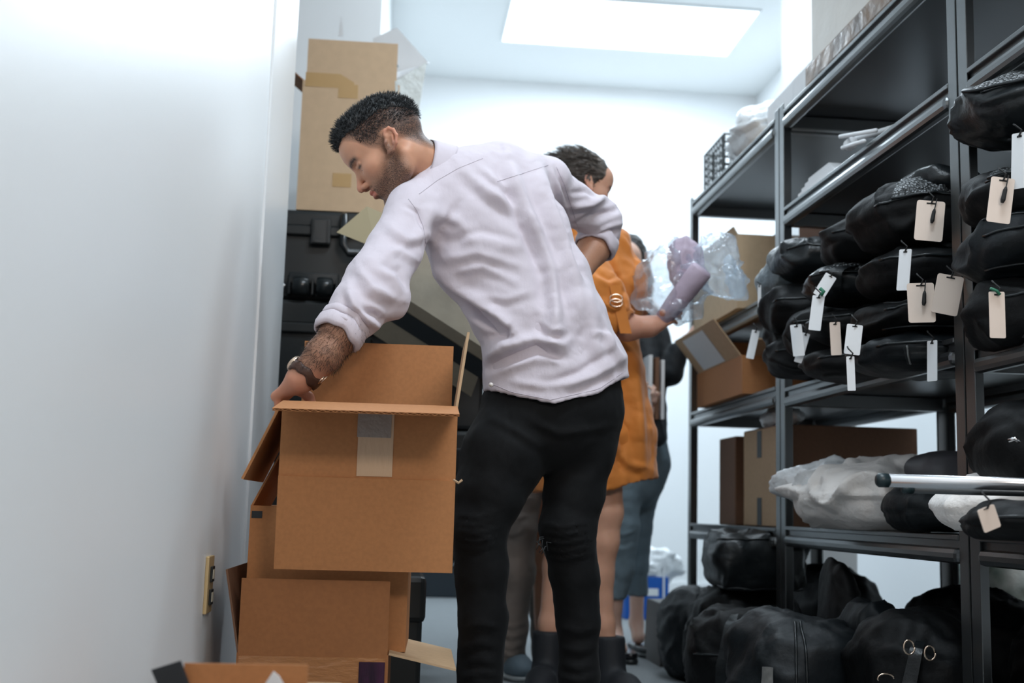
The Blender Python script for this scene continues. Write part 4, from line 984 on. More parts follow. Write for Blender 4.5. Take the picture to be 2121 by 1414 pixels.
def cuff(parent, c, axis, ra, wd, th, m, name='cuff', sq=1.0, tilt=None):
    """rolled band round a limb"""
    ax = Vector(axis).normalized(); a = ax.orthogonal().normalized(); b = ax.cross(a); c = Vector(c)
    prof = [(-wd / 2, 0), (-wd / 2, th * .7), (-wd / 4, th), (wd / 4, th), (wd / 2, th * .6), (wd / 2, 0), (0, -.002)]
    mb = MB(); n = 48; rings = []
    for k in range(n):
        t = 2 * PI * k / n; d = a * math.cos(t) + b * math.sin(t) * sq; wv = .0025 * math.sin(3 * t + 1) + .002 * math.sin(7 * t)
        rings.append([mb.b.verts.new(c + d * (ra + q[1]) + ax * (q[0] * (1 + .15 * math.sin(2 * t)) + wv)) for q in prof])
    for i in range(n):
        for j in range(len(prof)):
            A, B = rings[i], rings[(i + 1) % n]; jj = (j + 1) % len(prof); mb.b.faces.new((A[j], A[jj], B[jj], B[j]))
    bmesh.ops.recalc_face_normals(mb.b, faces=mb.b.faces)
    return mb.build(name, m, parent, True)
def hand_fingers(F_, W0, ax, across, palm_n, k=1.0, curl=(20, 45, 35), palm_len=.085, thumb=None, spread=.0):
    """palm and four bent fingers; ax = wrist to knuckles, across = little finger to index, palm_n = towards the palm"""
    ax, across, palm_n = [Vector(v).normalized() for v in (ax, across, palm_n)]
    for i, o in enumerate((-.028, -.010, .009, .027)):
        F_.cone(W0 + across * o * .55 * k, W0 + ax * palm_len * k + across * o * k, .0125 * k, .0115 * k, .012)
    L_ = ((.026, .018, .016), (.034, .023, .018), (.038, .026, .019), (.034, .022, .018)); rr = (.0075, .0085, .0090, .0085)
    for i, o in enumerate((-.030, -.0105, .0095, .029)):
        p = W0 + ax * palm_len * k * (1 - (.10 if i == 0 else 0)) + across * o * k; d = (ax + across * spread * (o / .03)).normalized(); r = rr[i] * k
        for j in range(3):
            a = math.radians(curl[j] + (i * 2)); d = (d * math.cos(a) + palm_n * math.sin(a)).normalized()
            q = p + d * L_[i][j] * k * 1.12; F_.cone(p, q, r, r * .92, .0035); p = q; r *= .93
    if thumb:
        pts = [(W0 + ax * .018 * k + across * .022 * k, .0145 * k)] + [(Vector(t), q * k) for t, q in zip(thumb, (.0115, .0098, .0085))]
        F_.chain(pts, .008)

# ================================================================== the man in the white shirt
MAN = thing('person', 'person in a pale lilac-white shirt and black jeans bending over the open cardboard box', 'person', (P(1100, 1600, 2.8).x, 2.8, 0))
Rm = frame((-math.cos(math.radians(7)), math.sin(math.radians(7)), 0), 41, 0)
ear = Vector((-.004, .080, -.008)); KM = .99
Om = P(808, 291, 2.665) - Rm @ (ear * KM)
neck_b = P(918, 372, 2.80)
hf = head_field(Om, Rm, KM, .0022, True, neck_b, .058)
Vh, Qh = hf.mesh(); Vh = relax(Vh, Qh, 1, .4); mk = head_marks(Vh, Om, Rm, KM, beard=.80, fade=1)
# left forearm and hand
fa = [tup(765, 600, 2.56, .046), tup(712, 682, 2.515, .0425), tup(668, 738, 2.50, .036), tup(640, 768, 2.498, .0275), tup(620, 787, 2.50, .0245)]
lo, hi = bounds([p for p, r in fa] + [P(560, 930, 2.48), P(650, 860, 2.56)], .06)
ff = Field(lo, hi, .0026)
ff.chain(fa, .02)
wr = fa[-1][0]; kn = P(582, 820, 2.553); axh = (kn - wr)
ff.cone(wr, wr + axh * .35, .026, .020, .02)
box_l = Vector((0, 1, 0))
hand_fingers(ff, wr + axh.normalized() * .006, axh, (0.25, 1, .1), (.35, .1, -1), 1.0, curl=(62, 22, 14), palm_len=min(.078, axh.length - .004), thumb=[P(618, 806, 2.565), P(640, 822, 2.57), P(652, 845, 2.57)])
Va, Qa = ff.mesh(); Va = relax(Va, Qa, 1, .4); ma = np.zeros((len(Va), 3))
d_ = np.array([min(1, max(0, (p[2] - wr.z - .005) / .03)) for p in Va]); nz = np.array([noise.noise(Vector((p[0] * 60 + p[2] * 60, p[1] * 40, (p[2] - p[0]) * 12))) for p in Va])
ma[:, 0] = np.clip(d_ * (.48 + .25 * nz), 0, .6); ma[:, 1] = .25 * (1 - d_)
# right forearm (behind the back of the shirt, reaching forward)
ra_ = [tup(1248, 468, 3.10, .040), tup(1230, 515, 3.08, .041), tup(1190, 570, 3.03, .036), tup(1120, 620, 3.02, .028)]
lo, hi = bounds([p for p, r in ra_] + [P(1050, 640, 3.0)], .06)
f2_ = Field(lo, hi, .005); f2_.chain(ra_, .02); wr2 = ra_[-1][0]
hand_fingers(f2_, wr2, P(1060, 640, 3.0) - wr2, (0, 0, 1), (0, -1, 0), 1, curl=(25, 40, 30), thumb=[P(1090, 600, 2.98), P(1070, 600, 2.96), P(1055, 605, 2.96)])
Vr, Qr = f2_.mesh()
# the body under the clothes
cf = Field(*bounds([P(1150, 860, 2.8), P(860, 380, 2.7), P(1140, 360, 2.9), P(995, 1530, 2.75), P(1200, 1530, 2.8)], .12), .014)
cf.chain([tup(1140, 850, 2.80, .09), tup(1100, 640, 2.80, .085), tup(1000, 450, 2.80, .09), (neck_b, .05)], .05)
cf.chain([tup(860, 432, 2.71, .035), tup(1000, 420, 2.80, .07), tup(1125, 385, 2.90, .035)], .04)
cf.chain([tup(860, 432, 2.71, .035), tup(765, 600, 2.56, .035)], .02); cf.chain([tup(1125, 385, 2.90, .035), tup(1245, 462, 3.10, .028)], .02)
cf.chain([tup(1070, 880, 2.79, .06), tup(997, 1110, 2.74, .034), tup(997, 1540, 2.77, .026)], .02); cf.chain([tup(1205, 880, 2.82, .055), tup(1180, 1100, 2.81, .034), tup(1200, 1540, 2.84, .026)], .02)
Vc, Qc = cf.mesh()
V_, Q_ = mergeVF([(Vh, Qh), (Va, Qa), (Vr, Qr), (Vc, Qc)])
mk_all = np.concatenate([mk, ma, np.tile([.25, 0, 0], (len(Vr), 1)), np.zeros((len(Vc), 3))])
me = np_mesh('body', V_, Q_); vcol(me, 'marks', mk_all); body = link('body', me, SKIN, MAN, True)
# nails on the visible finger ends are hidden by the box; eyes
for s_ in (-1, 1):
    c_ = Om + Rm @ (Vector((.0765, s_ * .0325, .0000)) * KM)
    mb = MB(); mb.grid(lambda i, j: c_ + Rm @ Vector((.0112 * math.cos((j - .5) * PI) * math.cos(i * 2 * PI), .0118 * math.cos((j - .5) * PI) * math.sin(i * 2 * PI), .0112 * math.sin((j - .5) * PI))), 20, 12, True)
    o = mb.build('eye', EYEW, MAN, True)
    mb = MB(); q = c_ + Rm @ Vector((.0072, 0, -.0060)); mb.tube([q, q + Rm @ Vector((.0030, 0, -.0026))], .0040, 14, radii=[.0040, .0020]); mb.build('iris', EYED, o, True)
ix_ = np.where((np.array([p[2] for p in Va]) > wr.z + .02) & (np.random.rand(len(Va)) < .35))[0]
strands('arm_hair', Va, normals(Va, Qa), ix_, .012, .00028, LASH, bpy.data.objects['body'], lambda b: np.tile([-.45, -.2, -.8], (len(b), 1)), .6)
# hair: longer top with a raised front
hr = Field(np.array(Om) - .16, np.array(Om) + .16, .003)
W = lambda x, y, z: Om + Rm @ (Vector((x, y, z)) * KM)
hr.ell(W(-.012, 0, .046), (.096, .074, .0825), np.array(Rm), .01)
hr.ell(W(.040, 0, .094), (.055, .054, .033), np.array(Rm), .02)
hr.ell(W(.074, 0, .086), (.024, .044, .020), np.array(Rm), .012)
Ln = np.array(Rm); OA = np.array(Om)
def locs(X, Y, Z):
    x, y, z = X - OA[0], Y - OA[1], Z - OA[2]
    return [(x * Ln[0][i] + y * Ln[1][i] + z * Ln[2][i]) / KM for i in range(3)]
def keep(X, Y, Z):
    f, l, u = locs(X, Y, Z)
    low = np.interp(f, [-.14, -.10, -.07, -.03, .02, .052, .066, .085, .12], [.030, .026, .048, .066, .064, .058, .064, .071, .060])
    return (low - u) * .7
hr.cut(keep, .014)
V, Q = hr.mesh(); V = relax(V, Q, 2)
V = wrinkle(V, Q, .0035, 60, 3); N_ = normals(V, Q)
ho = link('hair', np_mesh('hair', V, Q), HAIR, MAN, True)
up = np.where(loc_of(V, Om, Rm, KM)[:, 2] > .035)[0]
def cdir(b):
    q = loc_of(b, Om, Rm, KM); d = np.zeros_like(q); w_ = np.clip((q[:, 0] - .02) / .05, 0, 1); d[:, 0] = -.35 + .85 * w_; d[:, 2] = .15 + .25 * w_
    return d @ np.array(Rm).T
strands('hair_locks', V, N_, np.random.choice(up, 6500), .0095, .0008, HAIR, ho, cdir)
# sideburn and fade stubble as very short locks
sc = np.where((mk[:, 0] > .55) & (loc_of(Vh, Om, Rm, KM)[:, 2] > .018) & (loc_of(Vh, Om, Rm, KM)[:, 0] < .058))[0]
if len(sc): strands('short_hair', Vh, normals(Vh, Qh), np.random.choice(sc, 7000), .0042, .00045, HAIR, ho, lambda b: np.tile(-np.array(Rm)[:, 2] * .9, (len(b), 1)), .3)
qh = loc_of(Vh, Om, Rm, KM); sc2 = np.where((qh[:, 2] > np.where(qh[:, 0] < -.03, .022, .036)) & (qh[:, 0] < .055) & (qh[:, 0] > -.11))[0]
strands('blended_hair', Vh, normals(Vh, Qh), np.random.choice(sc2, 5000), .0085, .0006, HAIR, ho, lambda b: np.tile(-np.array(Rm)[:, 2] * .5 - np.array(Rm)[:, 0] * .6, (len(b), 1)), .4)
# shirt
SHIRT = mat('lilac_white_cotton', (.66, .60, .66), .82, bump=.6, bscale=46, bdist=.0035, sheen=.15, stretch=(1, 1, .55), spec=.2)
LS, RSH = P(856, 436, 2.71), P(1128, 376, 2.90)
side = RSH - LS
nodes = [(P(1160, 850, 2.80), .188, .140), (P(1152, 770, 2.80), .170, .126), (P(1130, 680, 2.79), .152, .112), (P(1093, 600, 2.80), .160, .110), (P(1040, 510, 2.80), .178, .114), (P(1002, 435, 2.80), .166, .112), (P(975, 390, 2.80), .125, .095)]
side2 = (1, .25, -.10)
lo, hi = bounds([P(1155, 860, 2.8), P(670, 700, 2.5), P(930, 310, 2.75), P(1300, 480, 3.15), P(1320, 780, 2.8)], .09)
sf = Field(lo, hi, .0048)
sf.loft(nodes, side2, .01)
sf.chain([(LS, .060), (P(935, 392, 2.78), .080), (P(1040, 372, 2.84), .084), (RSH, .060)], .035)
sf.chain([(P(906, 362, 2.78), .058), (P(945, 382, 2.80), .084)], .025)
sf.chain([(LS, .061), (P(818, 515, 2.645), .060), (P(778, 585, 2.575), .066), (P(742, 640, 2.535), .058), (P(722, 664, 2.52), .050)], .022)
sf.ell(P(818, 628, 2.565), (.030, .035, .034), None, .03)
sf.chain([(RSH, .060), (P(1188, 424, 3.00), .054), (P(1242, 456, 3.10), .056), (P(1243, 486, 3.10), .054)], .022)
# hollow hem, cuffs and neck
inner = [(c, a - .010, d - .010) for c, a, d in nodes[:4]]; inner[0] = (P(1158, 900, 2.80), .180, .138)
hemz = P(1150, 838, 2.68).z
def hem(X, Y, Z):
    px_ = CX + 0
    t = (X - P(1005, 808, 2.7).x) / (P(1315, 770, 2.7).x - P(1005, 808, 2.7).x)
    return (np.interp(t, [-.5, 0, .2, .45, .75, .95, 1.1, 1.5], [P(1005, 800, 2.68).z, P(1005, 802, 2.68).z, P(1050, 820, 2.68).z, P(1140, 838, 2.68).z, P(1240, 815, 2.68).z, P(1300, 776, 2.68).z, P(1310, 765, 2.68).z, P(1310, 765, 2.68).z]) - Z) * .9
sf.cut(hem, .003)
sf.loft(inner, side2, .004, 's')
strokes = [
 ([(1108, 332), (1122, 400), (1150, 480), (1176, 560), (1196, 640), (1205, 700)], 17, .027),
 ([(1135, 350), (1150, 420), (1180, 510), (1212, 600)], 10, -.012),
 ([(1050, 326), (1078, 400), (1112, 480), (1142, 560), (1152, 640), (1138, 700)], 14, .025),
 ([(1030, 350), (1060, 420), (1090, 480), (1120, 560)], 9, -.009),
 ([(955, 345), (1005, 392), (1065, 432), (1105, 470)], 13, .014), ([(985, 340), (1020, 372), (1060, 390)], 9, .009),
 ([(1150, 640), (1156, 700), (1128, 748)], 24, .018), ([(1196, 560), (1222, 640), (1232, 700), (1262, 760)], 16, .020),
 ([(885, 556), (960, 606), (1020, 646), (1072, 694)], 14, .022), ([(900, 592), (965, 634), (1030, 672), (1060, 700)], 10, -.020),
 ([(1002, 744), (1050, 720), (1110, 702), (1168, 722)], 13, .020), ([(1010, 764), (1060, 742), (1115, 724), (1170, 742)], 9, -.022),
 ([(880, 436), (930, 452), (990, 500)], 17, .011), ([(898, 418), (878, 480), (905, 520)], 14, .009), ([(950, 420), (925, 462), (960, 480)], 10, -.008),
 ([(925, 500), (1000, 478), (1085, 500)], 10, -.005), ([(905, 540), (990, 524), (1090, 556)], 10, .006), ([(930, 566), (1000, 552), (1080, 590)], 9, .005),
 ([(985, 610), (1050, 620), (1110, 600)], 9, .005), ([(1010, 700), (1044, 690), (1000, 655)], 10, -.014),
 ([(1240, 650), (1262, 720), (1292, 752)], 10, .012), ([(1160, 806), (1230, 780), (1300, 736)], 9, .010), ([(1120, 800), (1200, 770), (1270, 726)], 8, -.008), ([(1060, 790), (1120, 800), (1180, 790)], 8, .005),
 ([(1215, 690), (1250, 700), (1280, 730)], 7, .007), ([(1120, 660), (1140, 690), (1165, 680)], 7, .008), ([(1130, 690), (1160, 706), (1180, 690)], 7, -.007),
 ([(800, 466), (842, 498), (882, 490)], 11, .011), ([(786, 540), (828, 560), (852, 604)], 11, -.013), ([(742, 556), (770, 600), (824, 622)], 12, .014), ([(800, 520), (830, 520), (868, 545)], 9, .008),
 ([(748, 640), (782, 655), (818, 690)], 9, -.016), ([(722, 600), (735, 640), (772, 672)], 9, .014), ([(698, 640), (740, 650), (762, 692)], 7, -.014), ([(690, 655), (715, 660), (735, 690)], 7, .009),
 ([(1178, 430), (1222, 424), (1262, 404)], 8, .016), ([(1188, 470), (1230, 450), (1288, 430)], 8, -.017), ([(1198, 492), (1240, 474), (1292, 462)], 7, .014), ([(1180, 400), (1215, 396), (1240, 412)], 6, -.007),
 ([(868, 440), (880, 500), (884, 560)], 5, -.007), ([(838, 426), (864, 438), (876, 470)], 5, -.006), ([(1150, 345), (1168, 390), (1182, 440)], 5, -.009),
]
cloth('shirt', sf, SHIRT, MAN, strokes, (.0030, 13), 2)
shirt = bpy.data.objects['shirt']; shirt_t = shirt
# collar: a stand that wraps the back of the neck and a leaf folded over it
nk_ax = (P(862, 350, 2.755) - P(950, 386, 2.80)).normalized(); cc = P(874, 344, 2.762)
a_ = (Vector((0, 0, 1)) - nk_ax * nk_ax.z).normalized(); b_ = nk_ax.cross(a_)
def colf(i, j):
    t = (i - .5) * 2 * PI * .95; back = .5 + .5 * math.cos(t)          # t = 0 at the nape
    if j < .5:   # outer leaf, from its free edge up to the fold
        k = j / .5; h = -(.020 + .042 * back) * (1 - k); r = .0665 + (.014 - .004 * back) * (1 - k) + .002 * math.sin(5 * t) * (1 - k)
    else:        # stand, inside
        k = (j - .5) / .5; h = -.045 * k; r = .0665 - .004 * math.sin(k * PI)
    return cc + (a_ * math.cos(t) * 1.0 + b_ * math.sin(t)) * r + nk_ax * h
mb = MB(); mb.grid(colf, 64, 14); co = mb.build('collar', SHIRT, shirt, True)
md = co.modifiers.new('thick', 'SOLIDIFY'); md.thickness = .003; md.offset = 0
fax = (fa[2][0] - fa[0][0])
from mathutils.bvhtree import BVHTree
def drape(o, path, n=26):
    """lay a line on the surface of o"""
    me_ = o.data; g = ORG[o.name]; bv = BVHTree.FromPolygons([v.co + g for v in me_.vertices], [tuple(p.vertices) for p in me_.polygons])
    out = []; C0 = Vector((0, 0, CAMH)); m = len(path) - 1
    for k in range(n + 1):
        t = k / n * m; i = min(int(t), m - 1); f = t - i
        a, b = path[i], path[i + 1]; x, y = a[0] + (b[0] - a[0]) * f, a[1] + (b[1] - a[1]) * f
        h = bv.ray_cast(C0, (P(x, y, 2.5) - C0).normalized())
        if h[0] is not None and (not out or (h[0] - out[-1]).length < .06): out.append(h[0])
    return out
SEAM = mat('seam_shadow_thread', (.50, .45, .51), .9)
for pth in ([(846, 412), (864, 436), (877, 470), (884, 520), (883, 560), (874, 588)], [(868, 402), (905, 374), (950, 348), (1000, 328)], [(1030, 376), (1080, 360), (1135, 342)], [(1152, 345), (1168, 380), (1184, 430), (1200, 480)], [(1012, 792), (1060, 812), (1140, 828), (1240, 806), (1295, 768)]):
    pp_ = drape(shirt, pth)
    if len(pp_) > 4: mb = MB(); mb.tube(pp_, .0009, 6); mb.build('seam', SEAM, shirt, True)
cuff(shirt, P(704, 686, 2.513), fax, .046, .036, .010, SHIRT); cuff(shirt, P(716, 668, 2.52), fax, .049, .020, .006, SHIRT)
rax = (ra_[2][0] - ra_[0][0]); cuff(shirt, P(1236, 504, 3.085), rax + Vector((0, 0, -.03)), .050, .040, .008, SHIRT)
q = P(1018, 797, 2.70); mb = MB(); mb.tube([q, q + Vector((-.002, -.006, 0))], .005, 14); mb.build('button', mat('pearl_button', (.8, .74, .70), .2), shirt, True)
# watch, worn facing away from the camera
t_ax = (fa[4][0] - fa[2][0]).normalized(); wc = P(634, 775, 2.499)
st = cuff(MAN, wc, t_ax, .0335, .022, .0040, mat('brown_leather', srgb(74, 46, 34), .45, bump=.4, bscale=300), 'watch', .92)
st['label'] = 'watch with a brown leather strap and pale gold case'
dv = Vector((-.75, .35, .30)); dv = (dv - t_ax * dv.dot(t_ax)).normalized()
mb = MB(); mb.tube([wc + dv * .031, wc + dv * .034, wc + dv * .040, wc + dv * .041], .018, 28, radii=[.016, .019, .019, .016]); mb.build('watch_case', GOLD, st, True)
mb = MB(); q = wc + Vector((.85, -.3, -.3)).normalized() * .036; mb.tube([q - t_ax * .010, q + t_ax * .010], .003, 8); mb.tube([q - t_ax * .010 + Vector((.006, -.003, 0)), q + t_ax * .010 + Vector((.006, -.003, 0))], .0016, 8); mb.build('buckle', GOLD, st, True)
# jeans
JEANS = mat('black_denim', (.0028, .0034, .0042), .8, bump=.4, bscale=500, bdist=.0006, sheen=.03, spec=.25)
jl = [tup(1078, 872, 2.785, .098), tup(1042, 945, 2.77, .098), tup(1014, 1020, 2.75, .080), tup(993, 1095, 2.735, .063), tup(997, 1180, 2.745, .060), tup(1000, 1280, 2.75, .055), tup(994, 1400, 2.76, .052), tup(992, 1535, 2.77, .050)]
jr = [tup(1212, 860, 2.81, .088), tup(1206, 930, 2.81, .078), tup(1190, 1020, 2.81, .071), tup(1175, 1095, 2.80, .065), tup(1190, 1190, 2.815, .059), tup(1197, 1290, 2.825, .050), tup(1200, 1400, 2.83, .046), tup(1202, 1535, 2.84, .047)]
lo, hi = bounds([p for p, r in jl + jr] + [P(1150, 790, 2.8)], .13)
jf = Field(lo, hi, .0075)
jf.loft([(P(1150, 785, 2.80), .158, .112), (P(1148, 835, 2.80), .160, .118), (P(1142, 880, 2.80), .150, .118)], (1, .1, 0), .01)
jf.chain(jl, .016); jf.chain(jr, .016)
js = []
for y_ in (1085, 1100, 1118, 1135, 1150): js += [([(1120, y_), (1165, y_ + 8), (1225, y_ - 4)], 5, .005), ([(945, y_ - 20), (985, y_ - 12), (1035, y_ - 26)], 5, .004)]
for y_ in (1300, 1340, 1375, 1400): js += [([(1160, y_), (1200, y_ + 10), (1238, y_ - 2)], 7, .005), ([(952, y_ + 4), (995, y_ - 8), (1036, y_)], 7, .004)]
js += [([(1100, 870), (1160, 900), (1280, 880)], 8, .005), ([(1010, 860), (1080, 900), (1128, 930)], 8, .005), ([(1050, 835), (1058, 900), (1040, 960)], 4, -.003)]
cloth('jeans', jf, JEANS, MAN, js, (.004, 12), 2)
je = bpy.data.objects['jeans']
mb = MB()
for k in range(9):
    q = P(1128 + random.uniform(-10, 14), 1112 + k * 3, 2.745); mb.tube([q, q + Vector((random.uniform(-.012, .006), -.006, random.uniform(-.008, .004))), q + Vector((random.uniform(-.014, .008), -.004, random.uniform(-.020, -.006)))], .0012, 5)
mb.build('frayed_threads', mat('thread_grey', (.03, .032, .034), .8), je, True)
def shoe(parent, heel, toe_dir, L_=.28, h=.10, m=None, sole=None, name='shoe', w_=.045, cell=.007, ankle=.05, lab=None):
    heel = Vector((heel[0], heel[1], 0)); d = Vector((toe_dir[0], toe_dir[1], 0)).normalized(); u = Vector((0, 0, 1))
    lo, hi = bounds([heel - d * .03, heel + d * L_ + u * h], .09)
    s_ = Field(lo, hi, cell)
    s_.chain([(heel + u * (h + .02), ankle), (heel + d * .02 + u * .05, .045), (heel + d * .10 + u * .050, .044), (heel + d * (L_ - .08) + u * .036, w_), (heel + d * (L_ - .04) + u * .030, w_ * .8)], .03)
    s_.cut(lambda X, Y, Z: .016 - Z, .003); s_.cut(lambda X, Y, Z: Z - h - .01, .003)
    o = cloth(name, s_, m or BLK, parent, (), None)
    if lab: o['label'] = lab
    s2 = Field(lo, hi, cell)
    s2.chain([(heel + d * .005 + u * .012, .043), (heel + d * .10 + u * .012, .041), (heel + d * (L_ - .075) + u * .012, w_ + .004), (heel + d * (L_ - .04) + u * .012, w_ * .85)], .02)
    s2.cut(lambda X, Y, Z: -Z + .001, .001); s2.cut(lambda X, Y, Z: Z - .020, .001)
    cloth('sole', s2, sole or BPLA, o, (), None, 0)
    return o
shoe(MAN, (P(992, 1540, 2.78)), (-.35, 1)); shoe(MAN, (P(1202, 1540, 2.86)), (-.1, 1))

# ================================================================== the woman in the orange dress
WO = thing('person', 'person in an orange belted-sleeve dress and black ankle boots facing the shelves', 'person', (P(1215, 1400, 3.8).x, 3.8, 0))
YW = 3.78; KW = .92
Rw = frame((math.cos(math.radians(14)), math.sin(math.radians(14)), 0), 16, 0)
Ow = P(1206, 386, YW)
nb = P(1190, 478, YW + .01)
wf = head_field(Ow, Rw, KW, .0038, False, nb, .048)
Vw, Qw = wf.mesh(); Vw = relax(Vw, Qw, 1, .4); mw = head_marks(Vw, Ow, Rw, KW)
wa = [tup(1262, 655, 3.60, .050), tup(1300, 678, 3.60, .040), tup(1345, 676, 3.60, .030), tup(1362, 670, 3.60, .025)]
lo, hi = bounds([p for p, r in wa] + [P(1420, 620, 3.6)], .05)
f_ = Field(lo, hi, .0034); f_.chain(wa, .02)
ws = wa[-1][0]
hand_fingers(f_, ws, P(1385, 655, 3.60) - ws, (.2, .5, 1), (.3, .9, -.2), .88, curl=(35, 60, 40), palm_len=.055, thumb=[P(1374, 648, 3.575), P(1388, 640, 3.58), P(1398, 634, 3.60)])
V1, Q1 = f_.mesh(); V1 = relax(V1, Q1, 1, .4)
wl = [tup(1250, 600, 3.95, .04), tup(1310, 650, 3.92, .034), tup(1372, 630, 3.80, .026)]
wlg = Field(*bounds([P(1255, 950, 3.72), P(1160, 950, 3.86), P(1135, 1420, 3.9), P(1262, 1420, 3.72)], .09), .007)
wlg.chain([tup(1240, 960, 3.76, .078), tup(1250, 1060, 3.74, .060), tup(1248, 1120, 3.74, .050), tup(1236, 1190, 3.76, .052), tup(1248, 1290, 3.76, .036), tup(1262, 1385, 3.76, .034)], .02)
wlg.chain([tup(1190, 960, 3.86, .075), tup(1172, 1090, 3.86, .052), tup(1158, 1170, 3.88, .050), tup(1140, 1290, 3.88, .036), tup(1132, 1385, 3.88, .034)], .02)
V2, Q2 = wlg.mesh()
wcore = Field(*bounds([P(1190, 470, YW), P(1240, 960, YW), P(1215, 540, 3.62), P(1255, 600, 3.95)], .12), .012)
wcore.chain([(nb, .045), (P(1190, 560, YW), .09), (P(1215, 700, YW), .085), (P(1220, 950, YW), .09)], .04)
wcore.chain([(P(1200, 530, 3.66), .04), wa[0]], .02); wcore.chain([(P(1200, 530, 3.90), .035)] + wl, .02)
V3, Q3 = wcore.mesh()
V_, Q_ = mergeVF([(Vw, Qw), (V1, Q1), (V2, Q2), (V3, Q3)])
me = np_mesh('body', V_, Q_); vcol(me, 'marks', np.concatenate([mw, np.tile([0, .15, 0], (len(V1), 1)), np.zeros((len(V2) + len(V3), 3))])); link('body', me, SKINW, WO, True)
def long_hair(O, R, k, parent, m, back=.0, bun=False, drop=None):
    h = Field(np.array(O) - .22, np.array(O) + .22, .006); A = np.array(R); OO = np.array(O)
    W = lambda x, y, z: O + R @ (Vector((x, y, z)) * k)
    h.ell(W(-.018, 0, .044), [q * k for q in (.104, .086, .090)], A, .01); h.ell(W(-.045, 0, -.02), [q * k for q in (.070, .080, .075)], A, .03)
    if bun: h.ell(W(-.118, 0, .030), [q * k for q in (.036, .04, .036)], A, .015)
    if drop:
        for s_ in (-1, 1): h.chain([(W(-.02, s_ * .078, .0), .022), (W(-.015, s_ * .085, -.08), .026), (W(.01, s_ * .085, -.17), .022)], .02)
        h.chain([(W(-.08, 0, -.02), .05), (W(-.09, 0, -.15), .06)], .03)
    def kp(X, Y, Z):
        x, y, z = X - OO[0], Y - OO[1], Z - OO[2]; f, l, u = [(x * A[0][i] + y * A[1][i] + z * A[2][i]) / k for i in range(3)]
        lim = np.interp(u, [-.2, -.03, .02, .06, .085, .12], [.03 if drop else .005, .03 if not drop else .03, .066 if not drop else .03, .090 if not drop else .052, .104 if not drop else .078, .12])
        return (f - lim) * .7
    h.cut(kp, .008)
    V, Q = h.mesh(); V = relax(V, Q, 2); V = wrinkle(V, Q, .004, 30, 2, (1, 1, 2.5)); N_ = normals(V, Q)
    o = link('hair', np_mesh('hair', V, Q), m, parent, True)
    def dr(b):
        q = loc_of(b, O, R, k); d = np.zeros_like(q); d[:, 0] = -.8; d[:, 2] = -.25 if not drop else -1; return d @ A.T
    strands('hair_locks', V, N_ * .35, np.random.choice(len(V), 2600), .04, .0011, m, o, dr, .15)
    return o
long_hair(Ow, Rw, KW, WO, HAIRB, bun=True)
ORANGE = mat('orange_linen', srgb(206, 122, 40), .75, bump=.5, bscale=30, bdist=.004, sheen=.2, var=.18, vscale=10)
df_ = Field(*bounds([P(1190, 480, YW), P(1105, 1010, 3.8), P(1360, 1010, 3.75), P(1215, 540, 3.58), P(1260, 560, 3.98)], .08), .0062)
df_.loft([(P(1235, 1030, 3.80), .205, .165), (P(1235, 900, 3.80), .188, .155), (P(1232, 780, 3.80), .160, .140), (P(1225, 690, 3.80), .145, .130), (P(1240, 600, 3.79), .150, .132), (P(1222, 530, 3.79), .135, .125), (P(1200, 492, 3.79), .080, .090)], (1, 0, 0), .01)
df_.ell(P(1280, 590, 3.77), (.075, .10, .085), None, .04)
df_.chain([(P(1205, 525, 3.66), .062), (P(1238, 600, 3.60), .064), (P(1262, 650, 3.585), .066)], .025)
df_.chain([(P(1205, 525, 3.90), .058), (P(1245, 600, 3.95), .056)], .025)
df_.chain([(P(1290, 500, 3.70), .010), (P(1322, 560, 3.72), .011), (P(1330, 620, 3.74), .008)], .012)
hz1, hz2, hz3 = P(1105, 1020, 3.8).z, P(1250, 1018, 3.65).z, P(1350, 990, 3.8).z
xa, xb, xc_ = P(1105, 1020, 3.8).x, P(1250, 1018, 3.65).x, P(1350, 990, 3.8).x
df_.cut(lambda X, Y, Z: (np.interp(X, [xa, xb, xc_], [hz1, hz2, hz3]) - Z), .003)
df_.loft([(P(1235, 1080, 3.80), .196, .155), (P(1235, 900, 3.80), .175, .142), (P(1232, 800, 3.80), .10, .08)], (1, 0, 0), .004, 's')
ds = [([(1240, 720), (1262, 830), (1255, 960)], 14, .012), ([(1310, 720), (1320, 860), (1330, 980)], 12, .014), ([(1280, 760), (1290, 880), (1285, 980)], 10, -.010), ([(1262, 900), (1300, 960), (1350, 975)], 9, .008),
      ([(1270, 530), (1290, 590), (1300, 640)], 9, .008), ([(1230, 560), (1260, 575), (1290, 570)], 7, -.007), ([(1240, 620), (1270, 640), (1300, 640)], 6, .008), ([(1320, 520), (1332, 590), (1325, 650)], 5, .008)]
cloth('dress', df_, ORANGE, WO, [(a, b, c * 1.5) for a, b, c in ds], (.009, 9), 2)
dr_ = bpy.data.objects['dress']
cuff(dr_, P(1268, 662, 3.588), Vector((.8, 0, -.6)), .058, .07, .008, ORANGE, 'rolled_sleeve')
mb = MB(); mb.obox(P(1262, 590, 3.525), Vector((.034, -.004, 0)), Vector((0, .006, 0)), P(1285, 690, 3.515) - P(1262, 590, 3.525)); mb.build('sleeve_tab', ORANGE, dr_)
q = P(1276, 618, 3.512)
for dz in (0, -.014):
    mb = MB(); mb.tube([q + Vector((.019 * math.cos(k * PI / 9), -.003, dz + .012 * math.sin(k * PI / 9))) for k in range(19)], .0022, 6); mb.build('ring_buckle', GOLD, dr_, True)
shoe(WO, (P(1133, 1420, 3.875)), (-.32, -.95), L_=.22, h=.19, m=mat('black_suede', (.008, .010, .014), .7), w_=.036, ankle=.050, name='ankle_boot')
